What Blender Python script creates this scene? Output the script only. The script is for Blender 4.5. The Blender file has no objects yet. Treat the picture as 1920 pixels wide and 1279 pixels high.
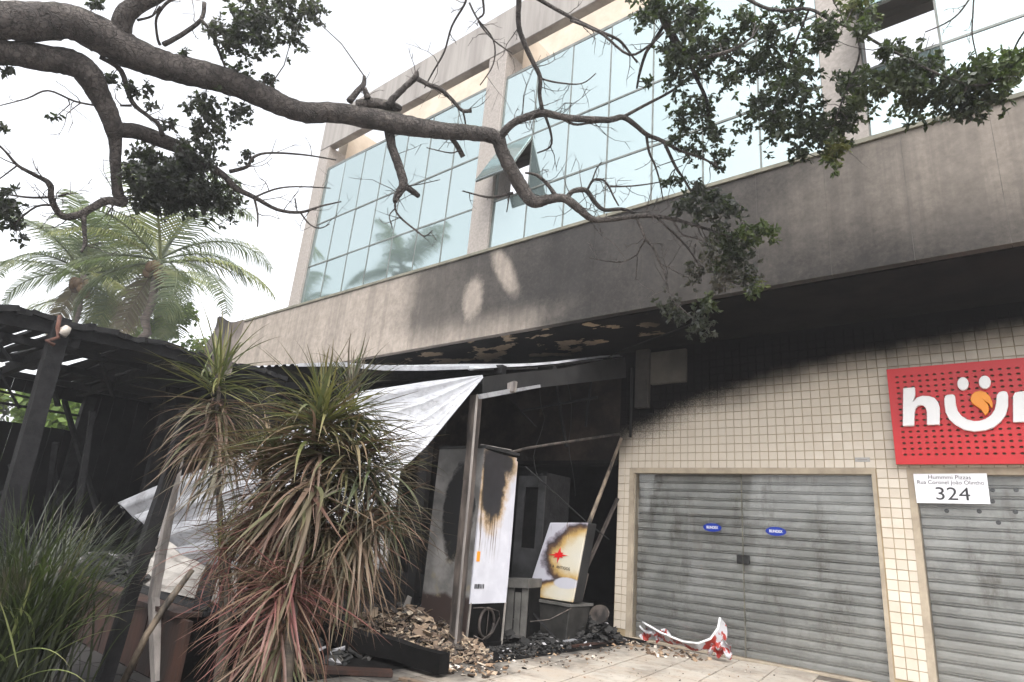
import bpy, math, random
from mathutils import Vector as V, Matrix
random.seed(7)
R_ = math.radians
sc = bpy.context.scene
col = sc.collection
# ------------------------------------------------------------------ camera
W, H = 1920.0, 1279.0
CX, CY = W/2, H/2
va = V((-490.0-CX, 878.0-CY)); vb = V((1285.0-CX, -3000.0-CY))
F = math.sqrt(-(va.dot(vb)))
ax = -V((va.x, va.y, F)); ax.normalize()          # world X in camera coords (x right, y down, z forward)
az = V((vb.x, vb.y, F)); az.normalize()
ay = az.cross(ax)
CAM = V((0, 0, 1.12))
right = V((ax.x, ay.x, az.x)); down = V((ax.y, ay.y, az.y)); fwd = V((ax.z, ay.z, az.z))
cd = bpy.data.cameras.new('camera'); cam = bpy.data.objects.new('camera', cd); col.objects.link(cam)
m = Matrix((( right.x, -down.x, -fwd.x, CAM.x), (right.y, -down.y, -fwd.y, CAM.y), (right.z, -down.z, -fwd.z, CAM.z), (0, 0, 0, 1)))
cam.matrix_world = m
cd.sensor_width = 36; cd.sensor_fit = 'HORIZONTAL'; cd.lens = F*36/W; cd.clip_end = 3000; cd.clip_start = 0.05
sc.camera = cam
# ------------------------------------------------------------------ sky, sun, exposure
HAZE = 0.0034
SUN_EL, SUN_AZ = 56.0, 142.0      # azimuth clockwise from +Y
wd = bpy.data.worlds.new('World'); sc.world = wd; wd.use_nodes = True
wn = wd.node_tree.nodes; wl = wd.node_tree.links; wn.clear()
sky = wn.new('ShaderNodeTexSky'); sky.sky_type = 'NISHITA'; sky.sun_disc = False
sky.sun_elevation = R_(SUN_EL); sky.sun_rotation = R_(SUN_AZ); sky.air_density = 1.0; sky.dust_density = 4.0; sky.ozone_density = 1.0
hs = wn.new('ShaderNodeHueSaturation'); hs.inputs['Saturation'].default_value = 0.14; hs.inputs['Value'].default_value = 1.0
bgn = wn.new('ShaderNodeBackground'); bgn.inputs['Strength'].default_value = 0.15
wo = wn.new('ShaderNodeOutputWorld')
wl.new(sky.outputs[0], hs.inputs['Color']); wl.new(hs.outputs[0], bgn.inputs[0]); wl.new(bgn.outputs[0], wo.inputs[0])
sl = bpy.data.lights.new('sun', 'SUN'); sl.energy = 0.55; sl.angle = R_(42); sl.color = (1.0, 0.95, 0.88)
so = bpy.data.objects.new('sun', sl); col.objects.link(so)
sdir = V((math.sin(R_(SUN_AZ))*math.cos(R_(SUN_EL)), math.cos(R_(SUN_AZ))*math.cos(R_(SUN_EL)), math.sin(R_(SUN_EL))))
so.rotation_euler = sdir.to_track_quat('Z', 'Y').to_euler(); so.location = sdir*30
sc.view_settings.view_transform = 'Standard'; sc.view_settings.look = 'None'
sc.view_settings.exposure = 1.82; sc.view_settings.gamma = 1.0; sc.view_settings.use_curve_mapping = False
sc.render.engine = 'CYCLES'
sc.cycles.max_bounces = 8; sc.cycles.transparent_max_bounces = 12
try: sc.cycles.use_denoising = True
except Exception: pass

# ------------------------------------------------------------------ picking points of the place along a view ray
def ray(px, py):
    u, v = px-CX, py-CY
    return right*u + down*v + fwd*F
def P(px, py, Y):
    d = ray(px, py); return CAM + d*(Y/d.y)
def PX(px, py, X):
    d = ray(px, py); return CAM + d*(X/d.x)
def G(px, py, z=0.0):
    d = ray(px, py); return CAM + d*((z-CAM.z)/d.z)
def Pd(px, py, dist):
    d = ray(px, py); d.normalize(); return CAM + d*dist
def proj(p):
    q = p-CAM; z = q.dot(fwd)
    if z < 0.05: return None
    return (CX+F*q.dot(right)/z, CY+F*q.dot(down)/z, z)

# ------------------------------------------------------------------ objects
def tag(o, label=None, cat=None, group=None, kind=None):
    if label: o['label'] = label
    if cat: o['category'] = cat
    if group: o['group'] = group
    if kind: o['kind'] = kind
    return o
def thing(name, label, cat, loc=(0, 0, 0), group=None):
    o = bpy.data.objects.new(name, None); col.objects.link(o); o.location = loc; o.empty_display_size = 0.1
    return tag(o, label, cat, group)
def worldloc(o):
    l = V(o.location)
    while o.parent: o = o.parent; l = l + V(o.location)
    return l
class MB:
    def __init__(s): s.v = []; s.f = []; s.mi = []; s.cur = 0
    def face(s, *idx): s.f.append(tuple(idx)); s.mi.append(s.cur)
    def quad(s, a, b, c, d):
        n = len(s.v); s.v += [V(a), V(b), V(c), V(d)]; s.face(n, n+1, n+2, n+3)
    def tri(s, a, b, c):
        n = len(s.v); s.v += [V(a), V(b), V(c)]; s.face(n, n+1, n+2)
    def box(s, x0, x1, y0, y1, z0, z1):
        s.hexa([(x0,y0,z0),(x1,y0,z0),(x1,y1,z0),(x0,y1,z0)], [(x0,y0,z1),(x1,y0,z1),(x1,y1,z1),(x0,y1,z1)])
    def hexa(s, b, t):
        n = len(s.v); s.v += [V(p) for p in b]+[V(p) for p in t]
        for q in ((3,2,1,0),(4,5,6,7),(0,1,5,4),(1,2,6,5),(2,3,7,6),(3,0,4,7)): s.face(*[n+i for i in q])
    def beam(s, a, b, w, h, up=(0, 0, 1), jit=0.0, seg=1):
        a, b = V(a), V(b); d = (b-a).normalized(); u = V(up)
        if abs(d.dot(u)) > 0.97: u = V((0, 1, 0))
        sx = d.cross(u).normalized(); sy = sx.cross(d).normalized()
        n = len(s.v)
        for i in range(seg+1):
            c = a.lerp(b, i/seg)
            k = 1+random.uniform(-jit, jit); off = sx*random.uniform(-jit, jit)*w*.5
            for (p, q) in ((-1,-1),(1,-1),(1,1),(-1,1)):
                s.v.append(c+off+sx*p*w/2*k*(1+random.uniform(-jit,jit)*.5)+sy*q*h/2*k*(1+random.uniform(-jit,jit)*.5))
        for i in range(seg):
            o = n+i*4
            for j in range(4): s.face(o+j, o+(j+1)%4, o+4+(j+1)%4, o+4+j)
        s.face(n+3, n+2, n+1, n); e = n+seg*4; s.face(e, e+1, e+2, e+3)
    def tube(s, pts, rad, n=8, cap=True):
        pts = [V(p) for p in pts]; rings = []
        prev = None
        for i, p in enumerate(pts):
            d = (pts[min(i+1, len(pts)-1)]-pts[max(i-1, 0)])
            d = d.normalized() if d.length > 1e-6 else V((0, 0, 1))
            if prev is None:
                u = V((0, 0, 1)) if abs(d.z) < .9 else V((1, 0, 0)); sx = d.cross(u).normalized()
            else:
                sx = (prev-d*prev.dot(d)); sx = sx.normalized() if sx.length > 1e-6 else d.orthogonal().normalized()
            prev = sx; sy = d.cross(sx); r = rad[i] if hasattr(rad, '__len__') else rad
            o = len(s.v); rings.append(o)
            for k in range(n):
                a = 2*math.pi*k/n; s.v.append(p+(sx*math.cos(a)+sy*math.sin(a))*r)
        for i in range(len(rings)-1):
            for k in range(n): s.face(rings[i]+k, rings[i]+(k+1)%n, rings[i+1]+(k+1)%n, rings[i+1]+k)
        if cap:
            s.face(*[rings[0]+k for k in reversed(range(n))]); s.face(*[rings[-1]+k for k in range(n)])
    def grid(s, fn, nu, nv, both=None):
        n = len(s.v)
        for i in range(nu+1):
            for j in range(nv+1): s.v.append(V(fn(i/nu, j/nv)))
        for i in range(nu):
            for j in range(nv):
                a = n+i*(nv+1)+j; s.face(a, a+nv+1, a+nv+2, a+1)
    def prism(s, poly, off):          # poly: list of Vectors (planar), extruded by off
        n = len(s.v); k = len(poly); off = V(off)
        s.v += [V(p) for p in poly]+[V(p)+off for p in poly]
        s.face(*range(n, n+k)); s.face(*reversed(range(n+k, n+2*k)))
        for i in range(k):
            j = (i+1) % k; s.face(n+j, n+i, n+k+i, n+k+j)
    def blob(s, c, r, sq=(1, 1, 1), nu=7, nv=5, jit=.15):
        c = V(c); n = len(s.v)
        s.v.append(c+V((0, 0, r*sq[2])))
        for i in range(1, nv):
            t = math.pi*i/nv
            for k in range(nu):
                a = 2*math.pi*k/nu; q = r*(1+random.uniform(-jit, jit))
                s.v.append(c+V((q*sq[0]*math.sin(t)*math.cos(a), q*sq[1]*math.sin(t)*math.sin(a), q*sq[2]*math.cos(t))))
        s.v.append(c-V((0, 0, r*sq[2])))
        for k in range(nu): s.face(n, n+1+k, n+1+(k+1)%nu)
        for i in range(nv-2):
            for k in range(nu):
                a = n+1+i*nu; s.face(a+k, a+nu+k, a+nu+(k+1)%nu, a+(k+1)%nu)
        e = n+1+(nv-1)*nu; a = e-nu
        for k in range(nu): s.face(a+k, e, a+(k+1)%nu)
    def build(s, name, mat, parent=None, smooth=False, origin=None, fix=True):
        if origin is None: origin = worldloc(parent) if parent else V((0, 0, 0))
        me = bpy.data.meshes.new(name)
        me.from_pydata([tuple(p-origin) for p in s.v], [], s.f)
        for mm in (mat if isinstance(mat, (list, tuple)) else [mat]): me.materials.append(mm)
        if any(s.mi): me.polygons.foreach_set('material_index', s.mi)
        if smooth: me.polygons.foreach_set('use_smooth', [True]*len(s.f))
        me.update()
        if fix:
            import bmesh
            bm = bmesh.new(); bm.from_mesh(me); bmesh.ops.recalc_face_normals(bm, faces=bm.faces); bm.to_mesh(me); bm.free()
        o = bpy.data.objects.new(name, me); col.objects.link(o)
        if parent: o.parent = parent; o.location = origin-worldloc(parent)
        else: o.location = origin
        return o
def inst(me, name, parent, loc, rot=None, scale=None):
    o = bpy.data.objects.new(name, me); col.objects.link(o)
    if parent: o.parent = parent; o.location = V(loc)-worldloc(parent)
    else: o.location = loc
    if rot is not None: o.rotation_euler = rot
    if scale is not None: o.scale = scale if hasattr(scale, '__len__') else (scale,)*3
    return o
def structure(name, mb, mat, **k):
    return tag(mb.build(name, mat, **k), kind='structure')
def bevel(o, w=0.005, seg=1):
    md = o.modifiers.new('bevel', 'BEVEL'); md.width = w; md.segments = seg; md.limit_method = 'ANGLE'; return o

# ------------------------------------------------------------------ materials
class Mat:
    def __init__(s, name):
        s.m = bpy.data.materials.new(name); s.m.use_nodes = True
        s.t = s.m.node_tree; s.b = s.t.nodes['Principled BSDF']; s.out = s.t.nodes['Material Output']
        s._pos = None
    def n(s, t, **k):
        o = s.t.nodes.new(t)
        for a, v in k.items(): setattr(o, a, v)
        return o
    def put(s, sock, v):
        if isinstance(v, bpy.types.NodeSocket): s.t.links.new(v, sock)
        elif isinstance(v, (tuple, list)) and len(v) == 3 and sock.type == 'RGBA': sock.default_value = (*v, 1)
        else: sock.default_value = v
    def math(s, op, a, b=0.0, c=0.0, clamp=False):
        o = s.n('ShaderNodeMath', operation=op, use_clamp=clamp)
        for i, v in enumerate((a, b, c)): s.put(o.inputs[i], v)
        return o.outputs[0]
    def pos(s):
        if s._pos is None:
            g = s.n('ShaderNodeNewGeometry'); x = s.n('ShaderNodeSeparateXYZ'); s.t.links.new(g.outputs['Position'], x.inputs[0])
            s._pos = (x.outputs[0], x.outputs[1], x.outputs[2], g.outputs['Position'])
        return s._pos
    def noise(s, scale, detail=4, rough=.6, vec=None, stretch=None, dist=0.0):
        o = s.n('ShaderNodeTexNoise'); o.inputs['Scale'].default_value = scale; o.inputs['Detail'].default_value = detail
        o.inputs['Roughness'].default_value = rough; o.inputs['Distortion'].default_value = dist
        vec = vec or s.pos()[3]
        if stretch:
            mp = s.n('ShaderNodeMapping'); mp.inputs['Scale'].default_value = stretch; s.t.links.new(vec, mp.inputs[0]); vec = mp.outputs[0]
        s.t.links.new(vec, o.inputs['Vector']); return o.outputs['Fac']
    def ramp(s, f, stops, smooth=False):
        o = s.n('ShaderNodeValToRGB'); e = o.color_ramp.elements
        if smooth: o.color_ramp.interpolation = 'EASE'
        while len(e) < len(stops): e.new(0.5)
        for i, (p, c) in enumerate(stops):
            e[i].position = p; e[i].color = (c, c, c, 1) if not hasattr(c, '__len__') else (*c, 1)
        s.put(o.inputs[0], f); return o.outputs[0]
    def rng(s, v, a, b, c=0.0, d=1.0, smooth=True):
        o = s.n('ShaderNodeMapRange', interpolation_type='SMOOTHSTEP' if smooth else 'LINEAR')
        for i, x in enumerate((v, a, b, c, d)): s.put(o.inputs[i], x)
        return o.outputs[0]
    def mix(s, f, a, b, mode='MIX'):
        o = s.n('ShaderNodeMix', data_type='RGBA', blend_type=mode)
        s.put(o.inputs[0], f); s.put(o.inputs[6], a); s.put(o.inputs[7], b); return o.outputs[2]
    def set(s, color=None, rough=None, metal=None, spec=None):
        if color is not None: s.put(s.b.inputs['Base Color'], color)
        if rough is not None: s.put(s.b.inputs['Roughness'], rough)
        if metal is not None: s.put(s.b.inputs['Metallic'], metal)
        if spec is not None: s.put(s.b.inputs['Specular IOR Level'], spec)
        return s
    def bump(s, h, strength=.3, dist=.01):
        o = s.n('ShaderNodeBump'); o.inputs['Strength'].default_value = strength; o.inputs['Distance'].default_value = dist
        s.put(o.inputs['Height'], h); s.t.links.new(o.outputs[0], s.b.inputs['Normal']); return s
    def objrand(s):
        return s.n('ShaderNodeObjectInfo').outputs['Random']
    def ell(s, u, v, cu, cv, ru, rv, edge=.35, wob=None):     # 1 inside an ellipse, 0 outside
        a = s.math('DIVIDE', s.math('SUBTRACT', u, cu), ru); b = s.math('DIVIDE', s.math('SUBTRACT', v, cv), rv)
        d = s.math('SQRT', s.math('ADD', s.math('MULTIPLY', a, a), s.math('MULTIPLY', b, b)))
        if wob is not None: d = s.math('ADD', d, wob)
        return s.rng(d, 1-edge, 1+edge, 1.0, 0.0)
def simple(name, c1, c2, scale=6, rough=.8, metal=0.0, bump=.2, bscale=30, stretch=None, spec=.5):
    q = Mat(name); f = q.noise(scale, 6, .65, stretch=stretch)
    q.set(q.mix(q.rng(f, .3, .7), c1, c2), rough, metal, spec)
    if bump: q.bump(q.noise(bscale, 5, .6, stretch=stretch), bump)
    return q.m
M = {}
M['char'] = simple('charred_wood', (.004, .004, .0045), (.017, .0165, .0175), 9, .8, 0, .7, 26, (1, 1, 1), spec=.25)
M['soot'] = simple('soot_black', (.003, .003, .003), (.010, .0095, .0095), 4, .95, 0, .3, 20, spec=.08)
M['caulk'] = simple('pale_joint_sealant', (.05, .046, .042), (.12, .11, .10), 5, .8, 0, 0)
M['char_brown'] = simple('scorched_timber', (.007, .0035, .0025), (.048, .017, .0085), 4, .7, 0, .4, 22, (1, 1, .25))
M['grey_wood'] = simple('weathered_grey_wood', (.11, .10, .095), (.30, .27, .25), 5, .85, 0, .5, 30, (2, 2, .3))
M['steel_burnt'] = simple('burnt_steel', (.012, .010, .0095), (.12, .098, .085), 3.5, .65, .2, .3, 30, (2, 2, .5))
M['ash_pole'] = simple('peeling_burnt_pole', (.006, .0055, .0055), (.30, .235, .17), 5, .7, 0, .5, 40, (1.5, 1.5, .6))
M['metal_dark'] = simple('window_frame_metal', (.10, .11, .10), (.16, .17, .16), 8, .5, .3, 0)
M['bark'] = None
M['white_plastic'] = simple('white_acrylic', (.78, .78, .78), (.82, .82, .82), 3, .35, 0, 0)
M['orange'] = simple('orange_acrylic', (.80, .27, .015), (.84, .31, .02), 3, .4, 0, 0)
M['red'] = simple('red_sign_paint', (.50, .007, .011), (.56, .009, .013), 2, .38, 0, 0)
M['red_side'] = simple('dark_board', (.20, .12, .07), (.30, .20, .12), 6, .8, 0, 0)
M['paper'] = simple('white_banner_print', (.80, .80, .84), (.86, .86, .90), 2, .55, 0, 0)
M['ink'] = simple('black_ink', (.02, .02, .022), (.03, .03, .032), 5, .6, 0, 0)
M['blue'] = simple('blue_sticker', (.004, .025, .26), (.007, .035, .32), 5, .35, 0, 0)
M['cream'] = simple('cream_render', (.40, .335, .265), (.50, .43, .35), 2.2, .9, 0, .15, 60)
M['jamb'] = simple('plaster_jamb', (.30, .25, .19), (.44, .37, .28), 4, .9, 0, .2, 50)
M['lock'] = simple('lock_metal', (.018, .018, .018), (.05, .05, .05), 30, .45, .6, .1)
M['dark_room'] = simple('dim_room', (.10, .10, .09), (.16, .16, .15), 2, .9, 0, 0)
M['ground'] = simple('dark_ground', (.05, .045, .04), (.11, .10, .09), 1.5, .95, 0, .6, 40)
M['grey_bin'] = simple('grey_plastic', (.06, .058, .054), (.12, .115, .107), 5, .6, 0, .1)  # grey darkened to include the shade inside the burnt shop
M['rim'] = simple('white_vinyl_edge', (.62, .62, .64), (.8, .8, .8), 9, .5, 0, 0)
M['placa'] = simple('grey_label', (.34, .33, .32), (.42, .41, .40), 20, .5, 0, 0)
M['rust'] = simple('rusty_red_iron', (.05, .025, .02), (.18, .08, .055), 9, .8, .2, .3)
M['porcelain'] = simple('porcelain', (.35, .30, .25), (.6, .55, .5), 12, .4, 0, 0)

def mk_bark():
    q = Mat('tree_bark'); f = q.noise(5, 8, .7); g = q.noise(18, 6, .7, stretch=(1, 1, 1))
    c = q.mix(q.rng(f, .3, .7), (.034, .028, .026), (.125, .107, .097))
    nz = q.n('ShaderNodeSeparateXYZ'); gg = q.n('ShaderNodeNewGeometry'); q.t.links.new(gg.outputs['Normal'], nz.inputs[0])
    moss = q.math('MULTIPLY', q.rng(nz.outputs[2], .1, .9), q.rng(q.noise(9, 5), .45, .65))
    c = q.mix(q.math('MULTIPLY', moss, .75), c, (.042, .045, .018))
    lich = q.rng(q.noise(14, 3), .66, .74); c = q.mix(q.math('MULTIPLY', lich, .6), c, (.17, .15, .13))
    q.set(c, .9); crk = q.n('ShaderNodeTexVoronoi', feature='DISTANCE_TO_EDGE'); crk.inputs['Scale'].default_value = 16; dv = q.n('ShaderNodeVectorMath', operation='ADD'); nv = q.n('ShaderNodeTexNoise'); nv.inputs['Scale'].default_value = 7; nv.inputs['Detail'].default_value = 5; q.t.links.new(q.pos()[3], nv.inputs['Vector']); sv = q.n('ShaderNodeVectorMath', operation='SCALE'); sv.inputs['Scale'].default_value = .35; q.t.links.new(nv.outputs['Color'], sv.inputs[0]); q.t.links.new(q.pos()[3], dv.inputs[0]); q.t.links.new(sv.outputs[0], dv.inputs[1]); q.t.links.new(dv.outputs[0], crk.inputs['Vector'])
    ck = q.rng(crk.outputs['Distance'], 0, .12)
    q.put(q.b.inputs['Base Color'], q.mix(q.math('MULTIPLY', q.math('SUBTRACT', 1.0, ck), .55), c, (.016, .013, .011)))
    q.bump(q.math('ADD', q.math('ADD', g, q.noise(55, 4)), q.math('MULTIPLY', ck, .8)), .9, .025); return q.m
M['bark'] = mk_bark()
def mk_leaf(name, c1, c2, tip, trans=.3):
    q = Mat(name); g = q.n('ShaderNodeNewGeometry')
    r = g.outputs['Random Per Island']
    c = q.mix(r, c1, c2); c = q.mix(q.rng(q.noise(1.2, 3), .52, .7), c, tip)
    q.set(c, .5)
    tr = q.n('ShaderNodeBsdfTranslucent'); q.put(tr.inputs[0], q.mix(.5, c, (.10, .16, .02)))
    ms = q.n('ShaderNodeMixShader'); ms.inputs[0].default_value = trans
    q.t.links.new(q.b.outputs[0], ms.inputs[1]); q.t.links.new(tr.outputs[0], ms.inputs[2]); q.t.links.new(ms.outputs[0], q.out.inputs[0])
    return q.m
M['leaf'] = mk_leaf('tree_leaves', (.015, .021, .012), (.036, .046, .022), (.06, .078, .026))
M['leaf_dull'] = mk_leaf('scorched_tree_leaves', (.020, .021, .021), (.048, .050, .046), (.09, .08, .07), .35)
M['leaf_bright'] = mk_leaf('young_tree_leaves', (.03, .05, .014), (.075, .10, .026), (.15, .15, .04))
M['bush'] = mk_leaf('bright_shrub_leaves', (.06, .11, .02), (.16, .24, .04), (.22, .27, .05), .4)
M['palm_leaf'] = mk_leaf('palm_frond_leaflets', (.07, .095, .05), (.13, .155, .075), (.19, .20, .09), .4)
M['palm_yellow'] = mk_leaf('yellowing_palm_leaflets', (.15, .175, .06), (.23, .24, .08), (.30, .28, .10), .45)
M['palm_dry'] = mk_leaf('dry_palm_leaflets', (.14, .11, .08), (.24, .20, .14), (.28, .2, .12), .3)
M['palm_trunk'] = simple('palm_trunk_bark', (.045, .036, .03), (.13, .105, .09), 4, .9, 0, .8, 8, (1, 1, 5))
M['coconut'] = simple('coconut_husk', (.07, .038, .015), (.17, .095, .035), 4, .6, 0, .1)
M['grass'] = mk_leaf('grass_blades', (.009, .013, .007), (.030, .036, .019), (.13, .105, .08), .3)
M['stem'] = simple('plant_stem', (.018, .014, .010), (.055, .042, .030), 9, .85, 0, .6, 40, (1, 1, 3))

def mk_strap():     # colour of each strap leaf comes from the leaf itself
    q = Mat('strap_leaf'); oi = q.n('ShaderNodeObjectInfo'); tc = q.n('ShaderNodeTexCoord')
    sx = q.n('ShaderNodeSeparateXYZ'); q.t.links.new(tc.outputs['UV'], sx.inputs[0])
    at = q.n('ShaderNodeAttribute', attribute_name='leaf_tint'); tint = q.mix(1.0, oi.outputs['Color'], at.outputs['Color'], 'ADD')
    c = q.mix(q.math('MULTIPLY', q.rng(sx.outputs[0], .5, 1.0), .55), tint, (.095, .055, .033))
    c = q.mix(q.math('MULTIPLY', q.rng(q.noise(14, 4), .5, .75), .45), c, (.055, .035, .025))
    q.set(c, .55)
    tr = q.n('ShaderNodeBsdfTranslucent'); q.put(tr.inputs[0], c)
    ms = q.n('ShaderNodeMixShader'); ms.inputs[0].default_value = .25
    q.t.links.new(q.b.outputs[0], ms.inputs[1]); q.t.links.new(tr.outputs[0], ms.inputs[2]); q.t.links.new(ms.outputs[0], q.out.inputs[0])
    return q.m
M['strap'] = mk_strap()

def mk_fascia():
    q = Mat('sooty_concrete_fascia'); x, y, z, p = q.pos()
    base = q.mix(q.rng(q.noise(7, 8, .7), .3, .7), (.22, .19, .16), (.33, .285, .245))
    stk = q.rng(q.noise(1.0, 6, .65, stretch=(6, 1, .14)), .42, .60)
    base = q.mix(q.math('MULTIPLY', stk, .45), base, (.15, .13, .113))
    wob = q.math('MULTIPLY', q.math('SUBTRACT', q.noise(1.3, 6, .65), .5), 1.6)
    xx = q.math('ADD', x, wob)
    fx = q.ramp(q.math('DIVIDE', q.math('ADD', xx, 15), 17), [(0, .0), (.32, .04), (.40, .18), (.435, .75), (.50, .88), (.60, 1.0), (.76, .92), (.85, .50), (1.0, .12)])
    s = q.math('ADD', fx, q.math('MULTIPLY', q.rng(z, 4.9, 3.9), q.rng(x, -2.5, -.5, 0, .45)))
    # lighter edge along the lower left rim
    rim = q.math('MULTIPLY', q.rng(z, 4.45, 3.95), q.math('MULTIPLY', q.rng(xx, -4.3, -5.2), .65))
    s = q.math('SUBTRACT', s, rim)
    nz = q.math('MULTIPLY', q.math('SUBTRACT', q.noise(9, 6, .8), .5), .9)
    s = q.math('SUBTRACT', s, q.math('MULTIPLY', q.ell(x, z, -6.36, 4.62, .20, .33, .35, nz), .85))
    u = q.math('ADD', x, q.math('MULTIPLY', q.math('SUBTRACT', z, 4.9), .55))
    s = q.math('SUBTRACT', s, q.math('MULTIPLY', q.ell(u, z, -5.72, 4.95, .17, .42, .4, nz), .75))
    s = q.math('ADD', s, q.math('MULTIPLY', q.math('SUBTRACT', q.noise(22, 5, .8), .5), .35), clamp=True)
    soot = q.mix(q.rng(q.noise(2.2, 5), .35, .65), (.015, .0143, .0143), (.025, .0235, .023))
    q.set(q.mix(q.math('MULTIPLY', s, .97, clamp=True), base, soot), .9, spec=.3); q.bump(q.noise(120, 3), .15, .004); return q.m
M['fascia'] = mk_fascia()
M['sill'] = simple('sill_trim', (.10, .095, .07), (.17, .16, .12), 6, .7, 0, 0)
M['granite'] = simple('pinkish_granite_cladding', (.22, .195, .175), (.30, .27, .245), 25, .7, 0, .1, 90)
def mk_beam():
    q = Mat('stained_roof_beam'); st = q.rng(q.noise(1, 6, .65, stretch=(2.5, 2.5, .2)), .4, .65)
    q.set(q.mix(st, (.28, .26, .24), (.19, .172, .16)), .9); q.bump(q.noise(60, 4), .2, .006); return q.m
M['beam'] = mk_beam()

def soot_wall(q):
    x, y, z, p = q.pos()
    b = q.ramp(q.math('DIVIDE', q.math('ADD', x, 5), 8), [(0, .20), (.075, .34), (.15, .44), (.20, .52), (.33, .635), (.45, .705), (.55, .735), (.66, .775), (1, .84)])   # soot line, (z-2)/2.2
    zz = q.math('DIVIDE', q.math('SUBTRACT', z, 2.0), 2.2)
    wob = q.math('MULTIPLY', q.math('SUBTRACT', q.noise(2.2, 5, .6), .5), .12)
    sp = q.math('MULTIPLY', q.math('SUBTRACT', q.noise(70, 4, .8), .5), q.rng(x, -2.4, -3.6, .02, .26))
    d = q.math('SUBTRACT', q.math('ADD', q.math('ADD', zz, wob), sp), b)
    s = q.rng(d, -.19, .045)
    s2 = q.rng(q.math('ADD', x, wob), -4.15, -4.5, 0, .9)        # sooty strip at the corner
    s2 = q.math('MULTIPLY', s2, q.rng(z, 2.2, 2.7))
    return q.math('MAXIMUM', s, s2)
def mk_tile():
    q = Mat('cream_glazed_tile'); r = q.objrand()
    base = q.mix(r, (.56, .492, .405), (.655, .59, .50))
    base = q.mix(q.math('MULTIPLY', q.rng(q.noise(3, 6), .5, .75), .35), base, (.46, .38, .29))
    x, y, z, p = q.pos()
    s = soot_wall(q)
    q.set(q.mix(s, base, (.006, .0055, .0055)), q.math('ADD', q.math('MULTIPLY', s, .6), .35), spec=q.math('MULTIPLY', q.math('SUBTRACT', 1.0, s), .4)); return q.m
M['tile'] = mk_tile()
def mk_grout():
    q = Mat('brown_grout'); s = soot_wall(q)
    q.set(q.mix(s, q.mix(q.rng(q.noise(6, 5), .3, .7), (.30, .23, .14), (.42, .33, .21)), (.005, .005, .005)), .95, spec=.03); return q.m
M['grout'] = mk_grout()
def mk_soffit():
    q = Mat('burnt_peeling_soffit'); x, y, z, p = q.pos()
    n = q.noise(1.5, 5, .55, stretch=(1, 1.7, 1)); area = q.math('MULTIPLY', q.rng(x, -9.6, -7.5), q.rng(x, -3.2, -4.4))
    area = q.math('MULTIPLY', area, q.rng(y, 7.9, 7.3))
    msk = q.rng(q.math('ADD', n, q.math('MULTIPLY', area, .09)), .64, .655)
    msk = q.math('MULTIPLY', msk, area)
    c = q.mix(q.rng(q.noise(3, 6), .3, .7), (.0025, .0025, .0025), (.010, .009, .0085))
    q.set(q.mix(msk, c, q.mix(q.noise(12, 5), (.22, .155, .095), (.42, .33, .235))), .95, spec=.1); q.bump(msk, .6, .01); return q.m
M['soffit'] = mk_soffit()
def mk_burnt_header():
    q = Mat('burnt_brown_plaster'); x, y, z, p = q.pos()
    c = q.mix(q.rng(q.noise(1.6, 7, .7), .35, .7), (.011, .009, .008), (.046, .034, .028))
    c = q.mix(q.rng(q.noise(4, 5, .6), .62, .72), c, (.062, .045, .038))
    q.set(c, .95, spec=.1); q.bump(q.noise(12, 6), .3, .01); return q.m
M['burnt_header'] = mk_burnt_header()
def mk_glass():
    q = Mat('coated_facade_glass'); r = q.objrand()
    gl = q.n('ShaderNodeBsdfGlossy'); gl.inputs['Roughness'].default_value = .045
    q.put(gl.inputs[0], q.mix(r, (.40, .475, .48), (.445, .515, .52)))
    df = q.n('ShaderNodeBsdfDiffuse'); df.inputs[0].default_value = (.24, .30, .30, 1)
    ms = q.n('ShaderNodeMixShader'); ms.inputs[0].default_value = .72
    q.t.links.new(df.outputs[0], ms.inputs[1]); q.t.links.new(gl.outputs[0], ms.inputs[2]); q.t.links.new(ms.outputs[0], q.out.inputs[0]); return q.m
M['glass'] = mk_glass()
def mk_clear():
    q = Mat('clear_shop_glass'); gl = q.n('ShaderNodeBsdfGlossy'); gl.inputs['Roughness'].default_value = .01
    tr = q.n('ShaderNodeBsdfTransparent'); tr.inputs[0].default_value = (.98, .985, .98, 1)
    fr = q.n('ShaderNodeFresnel'); fr.inputs[0].default_value = 1.5
    ms = q.n('ShaderNodeMixShader'); q.t.links.new(q.math('MULTIPLY', fr.outputs[0], .8), ms.inputs[0])
    q.t.links.new(tr.outputs[0], ms.inputs[1]); q.t.links.new(gl.outputs[0], ms.inputs[2]); q.t.links.new(ms.outputs[0], q.out.inputs[0]); return q.m
M['clear'] = mk_clear()
def mk_shutter():
    q = Mat('galvanised_shutter'); x, y, z, p = q.pos(); r = q.objrand()
    c = q.mix(r, (.29, .285, .275), (.42, .415, .405))
    c = q.mix(q.rng(q.noise(2.5, 6, .7), .4, .7), c, (.50, .495, .485)); c = q.mix(q.math('MULTIPLY', q.rng(q.noise(3.5, 7, .75, stretch=(1, 1, .35)), .50, .72), .75), c, (.15, .135, .11))
    q.set(c, .55, .25); return q.m
M['shutter'] = mk_shutter()
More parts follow.
